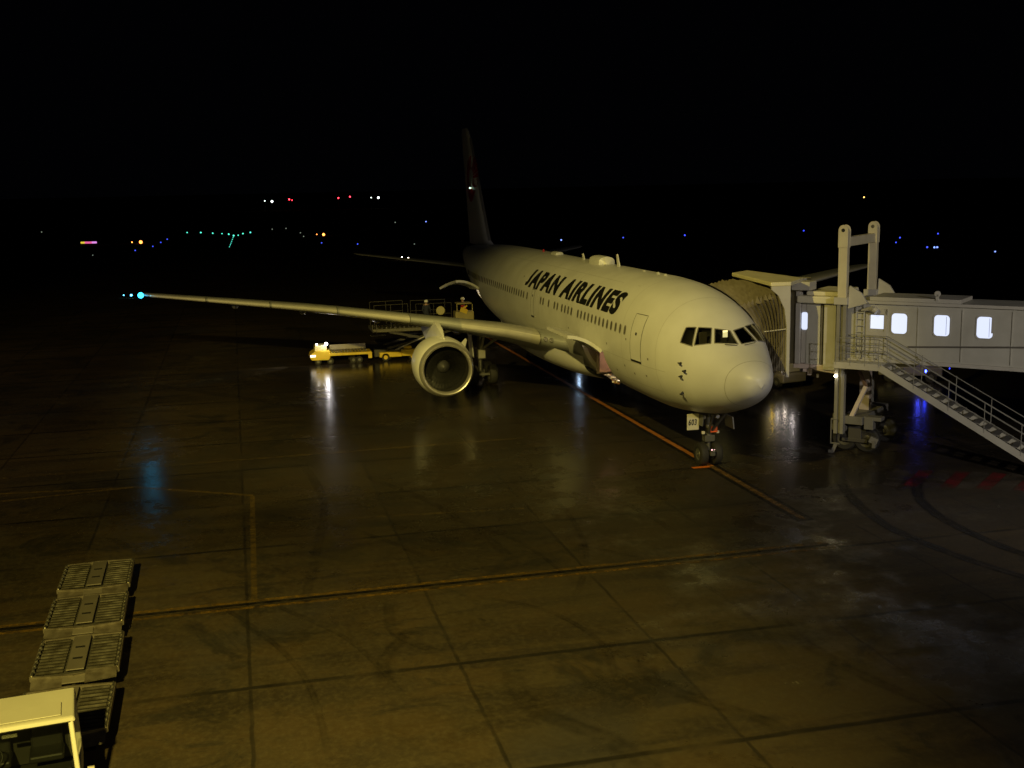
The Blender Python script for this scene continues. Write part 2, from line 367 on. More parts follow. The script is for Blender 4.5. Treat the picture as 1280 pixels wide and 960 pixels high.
def sec(x):
    x = max(0, min(53.6, x)); f = lambda q: math.sqrt(q) if q < 9 else 3+(q-9)/6
    for i in range(len(TAB)-1):
        if x <= TAB[i+1][0]:
            break
    def T(j): return TAB[max(0, min(len(TAB)-1, j))]
    p0, p1, p2, p3 = T(i-1), T(i), T(i+1), T(i+2); s = [f(q[0]) for q in (p0, p1, p2, p3)]
    u = f(x); h = s[2]-s[1]; t = (u-s[1])/h; out = []
    for k in range(1, 5):
        d1 = (p2[k]-p1[k])/h
        a = (p1[k]-p0[k])/(s[1]-s[0]) if s[1] > s[0] else d1
        b = (p3[k]-p2[k])/(s[3]-s[2]) if s[3] > s[2] else d1
        m1 = 0 if a*d1 <= 0 else 2*a*d1/(a+d1); m2 = 0 if b*d1 <= 0 else 2*b*d1/(b+d1)
        if i == 0: m1 = d1*1.15
        if i == 0 and k == 4: m1 = 0
        out.append((2*t**3-3*t*t+1)*p1[k]+(t**3-2*t*t+t)*h*m1+(-2*t**3+3*t*t)*p2[k]+(t**3-t*t)*h*m2)
    return out
def Sth(x, th):   # th = 0 starboard, 90 top, -90 bottom
    zt, zb, w, zm = sec(x); c, s_ = math.cos(th), math.sin(th)
    e = 2.15
    return Vector((x, w*math.copysign(abs(c)**(2/e), c), zm+((zt-zm) if s_ > 0 else (zm-zb))*math.copysign(abs(s_)**(2/e), s_)))
def Sz(x, z, side=1):
    zt, zb, w, zm = sec(x); h = (zt-zm) if z > zm else (zm-zb); q = max(0, min(1, abs(z-zm)/h)); e = 2.15
    return Vector((x, side*w*(1-q**e)**(1/e), z))
def nrm(p, side=1):
    d = .03
    a = Sz(p.x+d, p.z, side)-Sz(max(0, p.x-d), p.z, side); b = Sz(p.x, p.z+d, side)-Sz(p.x, p.z-d, side)
    n = a.cross(b)
    if n.y*side < 0: n = -n
    return n.normalized()
NR = 72
xs = [(i/26)**2*9 for i in range(1, 27)]+[9+i*.75 for i in range(1, 60)]; xs = [x for x in xs if x < 53.5]+[53.6]
rows = [[Sth(x, 2*PI*k/NR) for k in range(NR)] for x in xs]
fm = M().grid(rows, True); n0 = len(fm.v)
fm.v.append((0, 0, 3.93)); fm.f += [(n0, (k+1) % NR, k) for k in range(NR)]
fm.f.append(tuple((len(rows)-1)*NR+k for k in range(NR)))
fus = fm.build('fuselage', [WHITE, CARGO, CABIN], AC, smooth=True)

def raypix(px, py, side_fn=None):
    """where the sight line through photo pixel meets the fuselage skin (used once to read positions off the photo)"""
    d = fw+r2*(px-640)/FOC+u2*(480-py)/FOC; t = 30.0
    while t < 110:
        p = CP+d*t; zt, zb, w, zm = sec(p.x)
        if p.x > 0 and zb < p.z < zt:
            h = (zt-zm) if p.z > zm else (zm-zb)
            if (abs(p.y)/max(w, .01))**2.15+(abs(p.z-zm)/h)**2.15 <= 1: return p
        t += .01
    return None
def cutter(grid_pts, inner, mi, out=.25):
    """boolean cutter: a shell over the skin points running in to 'inner'"""
    A = []
    for row in grid_pts:
        A.append([p+n*out for p, n in row])
    B = [[inner(p, n) for p, n in row] for row in grid_pts]
    m = M(); nr, nc = len(A), len(A[0])
    m.grid(A); k = nr*nc; m.grid(B)
    loop = [(0, j) for j in range(nc)]+[(i, nc-1) for i in range(1, nr)]+[(nr-1, j) for j in range(nc-2, -1, -1)]+[(i, 0) for i in range(nr-2, 0, -1)]
    L_ = [i*nc+j for i, j in loop]
    for q in range(len(L_)):
        a, b = L_[q], L_[(q+1) % len(L_)]; m.f.append((a, b, b+k, a+k))
    o = m.build('cutter', [WHITE, CARGO, CABIN])
    for p in o.data.polygons: p.material_index = mi
    return o
cuts = []
def door_grid(x0, x1, z0, z1, side=1, nx=5, nz=10):
    g_ = []
    for i in range(nx):
        r_ = []
        for j in range(nz):
            p = Sz(x0+(x1-x0)*i/(nx-1), z0+(z1-z0)*j/(nz-1), side); r_.append((p, nrm(p, side)))
        g_.append(r_)
    return g_
FC = (10.95, 14.45, 2.17, 3.95); AFT = (38.3, 40.4, 2.95, 4.45)
cuts.append(cutter(door_grid(*FC), lambda p, n: Vector((p.x, -1.2, max(2.2, p.z))), 1))
cuts.append(cutter(door_grid(*AFT), lambda p, n: Vector((p.x, -.6, p.z)), 1))
# windscreen outline read off the photograph (right half), mirrored to the left half
PANES = [[(850.6, 428.2), (858, 409.5), (870.3, 409.3), (865.6, 433.0)],
         [(868.0, 431.8), (873.2, 409.4), (889.6, 410.3), (888.6, 429.6)],
         [(893.2, 429.4), (893.4, 411.0), (922.8, 413.2), (925.6, 430.2)]]
P3 = [[raypix(*q) for q in pane] for pane in PANES]
print('TXT', [raypix(*q) for q in ((773,392),(787,362),(657,356),(672,340),(766,392),(860,455))]); print('PANES', [[tuple(round(c, 2) for c in p) if p else None for p in q] for q in P3])
ok = all(p is not None for q in P3 for p in q)
# pane corner order: rear bottom, rear top, front top, front bottom
P3[2][2].y = .07; P3[2][3].y = .07
def quad_pts(c, nu=6, nv=5, side=1):
    out = []
    for i in range(nu):
        row = []
        for j in range(nv):
            a = c[0].lerp(c[3], i/(nu-1)); b = c[1].lerp(c[2], i/(nu-1)); q = a.lerp(b, j/(nv-1))
            zt, zb, w, zm = sec(q.x)
            # push the point out along y/x onto the skin by ray from an inner pivot
            piv = Vector((4.6, 0, 4.6)); d = q-piv; lo, hi = .2, 1.8
            for _ in range(30):
                m_ = (lo+hi)/2; r_ = piv+d*m_; zt, zb, w, zm = sec(r_.x); h = (zt-zm) if r_.z > zm else (zm-zb)
                inside = r_.x > 0 and ((abs(r_.y)/max(w, .01))**2.15+(abs(r_.z-zm)/h)**2.15 <= 1)
                if inside: lo = m_
                else: hi = m_
            r_ = piv+d*lo
            row.append((Vector((r_.x, r_.y*side, r_.z)), Vector((d.x, d.y*side, d.z)).normalized()))
        out.append(row)
    return out
GLASSP = []
for side in (1, -1):
    for c in P3:
        gp = quad_pts(c, side=side); GLASSP.append(gp)
        cuts.append(cutter(gp, lambda p, n: p-n*.62, 2, .2))
for c in cuts:
    b = fus.modifiers.new('cut', 'BOOLEAN'); b.object = c; b.operation = 'DIFFERENCE'; b.solver = 'EXACT'
dg = bpy.context.evaluated_depsgraph_get(); me2 = bpy.data.meshes.new_from_object(fus.evaluated_get(dg))
fus.modifiers.clear(); fus.data = me2
for c in cuts: bpy.data.objects.remove(c)
print('fuselage faces', len(me2.polygons))
bm = bmesh.new(); bm.from_mesh(me2)
for f in bm.faces: f.smooth = True
for e in bm.edges:
    if len(e.link_faces) == 2 and e.link_faces[0].material_index != e.link_faces[1].material_index: e.smooth = False
bm.to_mesh(me2); bm.free()

for gi, gp in enumerate(GLASSP):
    M().grid([[p-n*.02 for p, n in r_] for r_ in gp]).build('cockpit_window', GLASS, AC, smooth=True)
# window frame posts
for gp in GLASSP:
    fr = M()
    loop = [gp[0][j] for j in range(5)]+[gp[i][4] for i in range(1, 6)]+[gp[5][j] for j in range(3, -1, -1)]+[gp[i][0] for i in range(4, -1, -1)]
    for a, b in zip(loop, loop[1:]):
        fr.bar(a[0]+a[1]*.006, b[0]+b[1]*.006, .035, .02, (a[1]))
    fr.build('windscreen_frame', mat('frame_grey', (.20, .19, .16), .5), AC)
# lit flight-deck door window and seats seen through the windscreen
c0 = P3[2]; ctr = (c0[2]+c0[1])/2
fl = raypix(906.5, 417.3); fl = fl+(fl-CP).normalized()*.13
M().box(fl, (.02, .19, .26)).build('flight_deck_lamp', emi('flight_deck_glow', (1, .85, .38), 1.3), AC)
for yy in (.95, -.6): M().box((ctr.x+.42, yy, ctr.z-.35), (.12, .34, .5)).build('pilot_seat', mat('seat_fabric', (.13, .11, .09), .9), AC, bevel=.04)
for s in (1, -1):
    wp = M()
    a = Sz(c0[3].x-.12, c0[3].z-.05, s)
    wp.tube([(c0[3].x-.10, s*.15, c0[3].z-.02), (c0[3].x-.03, s*.62, c0[3].z+.03)], .014, 6)
    wp.build('windscreen_wiper', BLACK, AC)

def patch(name, x0, x1, z0, z1, m, off=.006, side=1, nx=3, nz=10, parent=AC, rnd=0):
    rows = []
    for i in range(nx):
        rows.append([(lambda p: p+nrm(p, side)*off)(Sz(x0+(x1-x0)*i/(nx-1), z0+(z1-z0)*j/(nz-1), side)) for j in range(nz)])
    return M().grid(rows).build(name, m, parent, smooth=True)
def skin_line(mb, pts, w=.02, side=1, off=.004):
    P_ = []
    for a, b in zip(pts, pts[1:]):
        for k in range(8): P_.append((a[0]+(b[0]-a[0])*k/8, a[1]+(b[1]-a[1])*k/8))
    P_.append(pts[-1]); Q = [Sz(x, z, side) for x, z in P_]; N_ = [nrm(q, side) for q in Q]; rows = []
    for i, q in enumerate(Q):
        t = (Q[min(i+1, len(Q)-1)]-Q[max(0, i-1)]).normalized(); s_ = t.cross(N_[i]).normalized()
        rows.append([q+N_[i]*off+s_*w/2, q+N_[i]*off-s_*w/2])
    mb.grid(rows)
def pax_door(x0, x1, z0, z1, side):
    d = patch('passenger_door', x0, x1, z0, z1, WHITE, .008, side)
    o_ = M(); skin_line(o_, [(x0, z0), (x0, z1), (x1, z1), (x1, z0), (x0, z0)], .028, side, .011); o_.build('door_seam', SEAM, d)
    h = M(); skin_line(h, [(x0, z0-.02), (x1, z0-.02)], .09, side, .014); h.build('door_sill', BLACK, d)
    w = M(); skin_line(w, [((x0+x1)/2-.07, z0+1.12), ((x0+x1)/2+.07, z0+1.12)], .12, side, .016); w.build('door_window', BLACK, d)
    return d
pax_door(6.2, 7.27, 4.12, 6.02, 1); pax_door(6.2, 7.27, 4.12, 6.02, -1)
pax_door(23.0, 23.6, 4.25, 5.7, 1); pax_door(46.2, 47.0, 4.6, 6.1, 1)
# cabin windows, starboard then port
WX = [7.97, 8.53, 9.1, 9.67, 10.24, 10.8, 11.36, 11.92, 12.48, 13.04, 13.6, 14.16, 14.7, 15.78, 16.34, 16.9, 17.46, 18.28, 18.85, 19.96, 21.05, 21.58, 24.5]
WX += [25.3+.56*i for i in range(34)]
def cabin_window(x, side):
    p = Sz(x, 5.26, side); n = nrm(p, side); rows = []; fx, fz = Vector((1, 0, 0)), n.cross(Vector((1, 0, 0))); fz = fz if fz.z > 0 else -fz
    vs = []; vi = []
    for k in range(16):
        a = 2*PI*k/16; c, s_ = math.cos(a), math.sin(a); ex = 2/3.0
        dx = .115*math.copysign(abs(c)**ex, c); dz = .185*math.copysign(abs(s_)**ex, s_)
        vs.append(p+fx*dx*1.28+fz*dz*1.2+n*.004); vi.append(p+fx*dx+fz*dz+n*.009)
    m = M().add(vs, [tuple(range(16))]); m.build('cabin_window', mat('window_surround', (.40, .39, .36), .45), AC, fix=False)
    w = M().add(vi, [tuple(range(16))]).build('pane', WINDK, None, fix=False); w.parent = bpy.data.objects[[o.name for o in AC.children if o.name.startswith('cabin_window')][-1]]
last = None
def cabin_windows(side, xs_):
    for x in xs_:
        p = Sz(x, 5.26, side); n = nrm(p, side); fx = Vector((1, 0, 0)); fz = n.cross(fx); fz = fz if fz.z > 0 else -fz
        vs = []; vi = []
        for k in range(16):
            a = 2*PI*k/16; c, s_ = math.cos(a), math.sin(a); ex = 2/3.0
            dx = .115*math.copysign(abs(c)**ex, c); dz = .185*math.copysign(abs(s_)**ex, s_)
            vs.append(p+fx*dx*1.25+fz*dz*1.16+n*.004); vi.append(p+fx*dx+fz*dz+n*.008)
        o = M().add(vs, [tuple(range(16))]).build('cabin_window', mat('window_surround', (.44, .43, .40), .45), AC, fix=False)
        M().add(vi, [tuple(range(16))]).build('pane', WINDK, o, fix=False)
cabin_windows(1, WX)
# lettering
def text_mesh(body, size, shear=.0, offset=.0, res=6):
    cu = bpy.data.curves.new('txt', 'FONT'); cu.body = body; cu.size = size; cu.shear = shear; cu.offset = offset; cu.resolution_u = res
    cu.fill_mode = 'FRONT'; cu.space_character = 1.17
    o = bpy.data.objects.new('txt', cu); COL.objects.link(o); bpy.context.view_layer.update()
    me = bpy.data.meshes.new_from_object(o.evaluated_get(bpy.context.evaluated_depsgraph_get())); bpy.data.objects.remove(o)
    return me
def lettering(name, body, x_start, x_end, z0, z1, side, m, parent, shear=.30, bold=.035):
    me = text_mesh(body, 1.0, shear, bold); bm = bmesh.new(); bm.from_mesh(me)
    low = min(bm.verts, key=lambda v: v.co.y)      # the font's J hangs below the line: lift it onto the baseline
    if low.co.y < -.08:
        isl = {low}; st = [low]
        while st:
            v = st.pop()
            for e in v.link_edges:
                w = e.other_vert(v)
                if w not in isl: isl.add(w); st.append(w)
        a = low.co.y; b = max(v.co.y for v in isl)
        for v in isl: v.co.y = -.02+(v.co.y-a)/(b-a)*(b+.02)
    x0 = min(v.co.x for v in bm.verts); x1 = max(v.co.x for v in bm.verts); y0 = min(v.co.y for v in bm.verts); y1 = max(v.co.y for v in bm.verts)
    for k in range(1, 14):
        yy = y0+(y1-y0)*k/14
        bmesh.ops.bisect_plane(bm, geom=bm.verts[:]+bm.edges[:]+bm.faces[:], plane_co=(0, yy, 0), plane_no=(0, 1, 0))
    # arc-length table up the skin so letters keep their height
    xm = (x_start+x_end)/2; tab = [(z0, 0)]; z = z0; a = Sz(xm, z0, side)
    while z < 7.2:
        z += .02; b = Sz(xm, z, side); tab.append((z, tab[-1][1]+(b-a).length)); a = b
    H = [s_ for zz, s_ in tab if zz >= z1][0]
    for v in bm.verts:
        u = (v.co.x-x0)/(x1-x0); t = (v.co.y-y0)/(y1-y0)*H
        for (za, sa), (zb_, sb) in zip(tab, tab[1:]):
            if t <= sb: break
        zz = za+(zb_-za)*(t-sa)/(sb-sa); p = Sz(x_start+(x_end-x_start)*u, zz, side); v.co = p+nrm(p, side)*.012
    bmesh.ops.recalc_face_normals(bm, faces=bm.faces); me = bpy.data.meshes.new(name); bm.to_mesh(me); bm.free(); me.materials.append(m)
    o = bpy.data.objects.new(name, me); COL.objects.link(o); o.parent = parent; return o
lettering('lettering', 'JAPAN AIRLINES', 25.5, 9.25, 5.72, 6.66, 1, BLACK, AC, .24, .058)
# radome seam, skin probes
rs = M(); XR = .98; ring = []
for k in range(64):
    th = 2*PI*k/64; p = Sth(XR-.25*math.sin(th), th); q = Sth(XR+.022-.25*math.sin(th), th); d = Vector((0, p.y, p.z-4)).normalized()*.005; ring.append([p+d, q+d])
ring.append(ring[0]); rs.grid(ring).build('radome_seam', mat('seam_soft', (.42, .41, .38), .5), AC)
SOFT = mat('skin_seam', (.54, .53, .51), .5)
for xr in (4.9, 8.3, 16.6, 21.9, 27.5, 33.2, 38.0, 42.6):
    rg = [[(lambda p: p+Vector((0, p.y, p.z-sec(xr)[3])).normalized()*.004)(Sth(xr+dx, 2*PI*k/64)) for dx in (0, .022)] for k in range(65)]
    M().grid(rg).build('skin_seam', SOFT, AC)
sl_ = M(); skin_line(sl_, [(9, 6.98), (34, 6.98)], .018); sl_.build('skin_seam', SOFT, AC)
sl_ = M(); skin_line(sl_, [(4.2, 4.02), (10.8, 4.02)], .018); skin_line(sl_, [(5.0, 3.1), (10.8, 3.1)], .018); sl_.build('skin_seam', SOFT, AC)
for (x, z) in ((5.5, 4.35), (7.7, 4.9), (8.2, 3.7), (9.6, 3.3), (10.2, 4.4), (7.2, 3.5), (5.9, 3.6), (16.2, 4.4), (19.5, 6.2), (26.3, 6.2)):
    pk = M(); skin_line(pk, [(x, z), (x+.11, z)], .09); pk.build('skin_placard', mat('placard_grey', (.22, .21, .19), .5), AC)
for px, py in ((851.5, 454), (857, 463.5), (852.5, 470), (853.8, 490.5)):
    p = raypix(px, py)
    if p is None: continue
    n = nrm(p, 1); M().tube([p-n*.02, p+n*.14], [.05, .03], 8).bar(p+n*.13+Vector((.06, 0, 0)), p+n*.13-Vector((.16, 0, 0)), .05, .035).build('air_data_probe', BLACK, AC)
for x, w_, l_, h_ in ((18.6, .9, 2.2, .38), (27.0, .5, 1.4, .16)):
    prof = []
    rows = []
    for i in range(9):
        t = i/8; s_ = (1-abs(2*t-1)**7)**.4*.95+.05; rows.append([Vector((x-l_/2+l_*t, w_/2*s_*math.cos(a), 7.30+(h_+.05)*s_*max(0, math.sin(a))**.5)) for a in [PI*j/10 for j in range(11)]])
    M().grid(rows).build('satellite_antenna', WHITE, AC, smooth=True)
for x, h_ in ((15.7, .62), (10.2, .12), (9.3, .1), (12.0, .09), (21.5, .35)):
    M().prism([(x, 7.3), (x+.34, 7.3), (x+.40+.2*h_, 7.3+h_), (x+.24+.2*h_, 7.32+h_)], 'Y', -.025, .025).build('blade_antenna', WHITE, AC)
M().tube([(30, 0, 7.3), (30, 0, 7.5)], [.09, .04], 10).build('beacon', RED, AC)

# open cargo doors: the skin panel swung up about its top hinge
def cargo_door(c, ang, name):
    x0, x1, z0, z1 = c; nz = 12; hinge = Sz((x0+x1)/2, z1, 1); rows_o, rows_i = [], []
    for i in range(5):
        x = x0+.03+(x1-x0-.06)*i/4; ro, ri = [], []
        for j in range(nz):
            p = Sz(x, z1-(z1-z0)*j/(nz-1), 1); n = nrm(p, 1)
            for q, lst in ((p, ro), (p-n*.15, ri)):
                d = Vector((0, q.y-hinge.y, q.z-hinge.z)); ca, sa = math.cos(ang), math.sin(ang)
                lst.append(Vector((x, hinge.y+.03+d.y*ca-d.z*sa, hinge.z+.03+d.y*sa+d.z*ca)))
        rows_o.append(ro); rows_i.append(ri)
    m = M(); m.grid(rows_o); k = 5*nz; m.grid(rows_i)
    loop = [(0, j) for j in range(nz)]+[(i, nz-1) for i in range(1, 5)]+[(4, j) for j in range(nz-2, -1, -1)]+[(i, 0) for i in range(3, 0, -1)]
    L_ = [i*nz+j for i, j in loop]
    for q in range(len(L_)): a, b = L_[q], L_[(q+1) % len(L_)]; m.f.append((a, b, b+k, a+k))
    d = m.build(name, WHITE, AC, smooth=True)
    GR = mat('primer_green', (.30, .31, .20), .6)
    for i in range(1, 4):
        rb = M()
        for j in range(1, nz-1): rb.bar(rows_i[i][j], rows_i[i][j+1], .06, .05)
        rb.build('door_rib', GR, d)
    for i, r_ in ((0, rows_i[0]), (4, rows_i[4])):
        for j in range(2, nz-1, 3): M().box(r_[j]+Vector((.03 if i == 0 else -.03, 0, 0)), (.05, .06, .06)).build('door_latch', SEAM, d)
    return d
cargo_door((FC[0], FC[1], 2.42, FC[3]), R(147), 'cargo_door'); cargo_door(AFT, R(142), 'cargo_door')
# door surrounds, sill and hold contents
def jamb(c):
    x0, x1, z0, z1 = c; m = M()
    for x, s_ in ((x0, 1), (x1, -1)):
        rows = []
        for j in range(12):
            p = Sz(x, z0+(z1-z0)*j/11, 1); n = nrm(p, 1); rows.append([p-n*.01, p-n*.01+Vector((s_*.10, 0, 0)), p-n*.20+Vector((s_*.10, 0, 0)), p-n*.2])
        m.grid(rows)
    p = Sz((x0+x1)/2, z0, 1); m.box(((x0+x1)/2, p.y-.14, z0+.03), (x1-x0-.2, .22, .06))
    m.build('cargo_door_frame', mat('frame_cream', (.62, .60, .50), .45), AC)
jamb(FC); jamb(AFT)
hd = M()
for i in range(6): hd.box((11.55+i*.6, .2, 2.42), (.07, 2.2, .08))
for i in range(9): hd.tube([(11.5+i*.38, 1.15, 2.44), (11.5+i*.38, 1.6, 2.44)], .035, 8)
hd.build('hold_roller', ROLL, AC)
hd = M(); hd.box((11.75, -.3, 3.1), (.5, 1.6, 1.2)).box((14.4, -.2, 3.0), (.35, 1.8, 1.3)); hd.tube([(11.45, 1.6, 3.4), (11.7, 1.75, 3.0), (11.5, 1.6, 2.6)], .05, 8)
hd.build('hold_panel', mat('hold_dark_brown', (.15, .08, .05), .6), AC, bevel=.03)
h2 = M(); 
for i in range(4): h2.box((11.36, 1.35, 2.62+.3*i), (.08, .5, .16))
h2.box((11.95, 1.0, 2.55), (.6, .5, .14)).box((12.2, .4, 3.7), (1.2, .08, .1)); h2.build('hold_fitting', mat('hold_cream', (.6, .57, .48), .5), AC)
M().box((13.5, 1.35, 3.15), (.08, .9, 1.15)).build('hold_curtain', mat('hold_curtain_brown', (.20, .11, .07), .8), AC)
M().box((14.1, 1.35, 2.9), (.06, .8, 1.0)).box((14.05, 1.4, 2.95), (.05, .8, .06)).build('hold_lining_panel', mat('hold_pink_panel', (.55, .46, .40), .6), AC)
for k in range(16):
    M().box((11.15+k*.15+random.uniform(-.03, .03), 1.42+random.uniform(-.12, .12), 2.28+random.uniform(0, .22)), (random.uniform(.05, .14), random.uniform(.06, .16), random.uniform(.05, .2)), rz=random.uniform(-.6, .6)).build('hold_fitting', mat('hold_cream', (.6, .57, .48), .5) if k % 3 else mat('hold_brown', (.32, .16, .10), .6), AC)
lamp = M().box((13.0, .9, 3.82), (.5, .12, .05)).build('hold_lamp', emi('hold_lamp_glow', (1, .86, .66), 3.0), AC)
M().box((39.3, .6, 4.3), (.5, .12, .05)).build('hold_lamp', emi('aft_hold_lamp_glow', (1, .9, .75), 18), AC)
pointlight('hold_light', (12.2, 1.0, 3.7), 75, (1, .82, .6), .1); pointlight('hold_light', (39.3, .9, 4.1), 70, (1, .88, .72), .1)

# wing to body fairing
rows = []
for i in range(29):
    t = i/28; x = 15.0+17.5*t; s_ = max(.03, math.sin(PI*t))**.42; r_ = []
    for j in range(41):
        a = -PI*j/40; c_, q = math.cos(a), math.sin(a); w = 1.9+1.05*s_; 
        r_.append(Vector((x, w*math.copysign(abs(c_)**.8, c_), 3.15+(1.15+.40*s_)*math.copysign(abs(q)**.75, q)*(1 if q < 0 else 0))))
    rows.append(r_)
M().grid(rows).build('wing_fairing', WHITE, AC, smooth=True)

# wings
def interp(t, x):
    for (a, b), (c, d) in zip(t, t[1:]):
        if x <= c: return b+(d-b)*(x-a)/(c-a)
    return t[-1][1]
LEZ = [(0, 3.25), (2.5, 3.50), (4.7, 3.95), (7.9, 4.33), (13.9, 4.90), (23.8, 5.50)]
def le(y): return 15.74+.704*y
CH = [(0, 11.5), (2.5, 9.9), (7.9, 6.7), (23.8, 2.3)]
THK = [(0, .125), (2.5, .122), (7.9, .10), (23.8, .09)]; TW = [(0, .115), (7.9, .085), (23.8, .03)]
def airfoil(n=22):
    u = [(1-math.cos(PI*i/n))/2 for i in range(n+1)]
    yt = lambda x: 5*(.2969*math.sqrt(x)-.126*x-.3516*x*x+.2843*x**3-.1036*x**4)
    cm = lambda x: .02*math.sin(PI*x**1.4)
    return [(x, cm(x)+yt(x)) for x in u[::-1]], [(x, cm(x)-yt(x)) for x in u[1:-1]]
AFU, AFL = airfoil()
def wpt(y, cx, cz, side=1, off=0):
    ya = abs(y); ch = interp(CH, ya); z = interp(LEZ, ya)+cz*interp(THK, ya)*ch-interp(TW, ya)*cx*ch
    return Vector((le(ya)+cx*ch, side*ya, z+off))
ST = [1.6, 2.5, 3.6, 4.7, 6, 7.2, 7.9, 9, 11, 13, 15, 17, 19, 21, 22.6, 23.4, 23.75]
def wing(side):
    rows = []
    for y in ST:
        k = 1 if y < 23 else (.93 if y < 23.5 else .72)
        ch = interp(CH, y); prof = [wpt(y, (1-k)*.6+cx*k if k < 1 else cx, cz*(k if k < 1 else 1), side) for cx, cz in AFU+AFL]
        rows.append(prof)
    m = M().grid(rows, True); n = len(rows[0]); m.f.append(tuple((len(rows)-1)*n+k for k in range(n))); m.f.append(tuple(range(n)))
    w = m.build('wing', WINGG, AC, smooth=True)
    # leading-edge slats
    for (y0, y1) in ((3.4, 7.0), (9.4, 12.9), (13.0, 16.4), (16.5, 19.9), (20.0, 23.2)):
        rr = []
        pro = [(cx, cz) for cx, cz in AFU if cx < .17]+[(cx, cz) for cx, cz in AFL if cx < .06]
        for i in range(6):
            y = y0+(y1-y0)*i/5; row = []
            for cx, cz in pro:
                p = wpt(y, cx, cz, side); row.append(p+Vector((-.018 if cx < .1 else 0, 0, .016 if cz > 0 else -.016)))
            rr.append(row)
        s = M().grid(rr).build('slat', SLATM, w, smooth=True)
        sm = M()
        a, b = [wpt(y0, cx, cz, side)+Vector((-.02, 0, .02 if cz > 0 else -.02)) for cx, cz in pro], None
        rows2 = [[p, p+Vector((.035*.704, side*.035, 0))] for p in a]; sm.grid(rows2).build('slat_gap', SEAM, s)
    # flap track fairings
    for y in (6.3, 10.6, 14.6, 18.4):
        p = wpt(y, .72, 0, side); c_ = interp(CH, y); L0 = 2.6 if y < 12 else 1.9
        M().lathe([(-L0*.55, .02), (-L0*.4, .14), (-.2, .22), (L0*.3, .17), (L0*.62, .02)], p+Vector((.5, 0, -.32)), 'X', 12).build('flap_track_fairing', WINGG, w, smooth=True)
    return w
WR = wing(1); WL = wing(-1)
# landing light set in the wing root
p = wpt(3.0, 0.004, 0, 1)
M().prism([(2.52, -.40), (3.38, -.36), (3.38, .36), (2.52, .42)], 'X', -.03, 0).build('x', SEAM) if False else None
ll = M()
for k, (yy, zz) in enumerate(((2.95, .03), (3.2, .03))):
    q = wpt(yy, 0, 0, 1); ll.lathe([(-.06, .0), (-.06, .10), (.02, .12), (.02, .0)], (q.x-.02, yy, q.z+.02), 'X', 16)
ll.build('landing_light', mat('lens_glass', (.5, .5, .45), .12, .6), WR, smooth=True)
# navigation lamp on the tip
q = wpt(23.6, .02, 0, 1)
M().lathe([(-.26, .02), (-.20, .12), (0, .17), (.2, .12), (.26, .02)], (q.x-.05, 23.72, q.z), 'X', 14).build('navigation_light', emi('nav_cyan', (.03, .55, 1.0), 5.5), WR, smooth=True)
pointlight('navigation_lamp', (q.x-.5, 23.95, q.z), 5, (.05, .6, 1.0), .15)

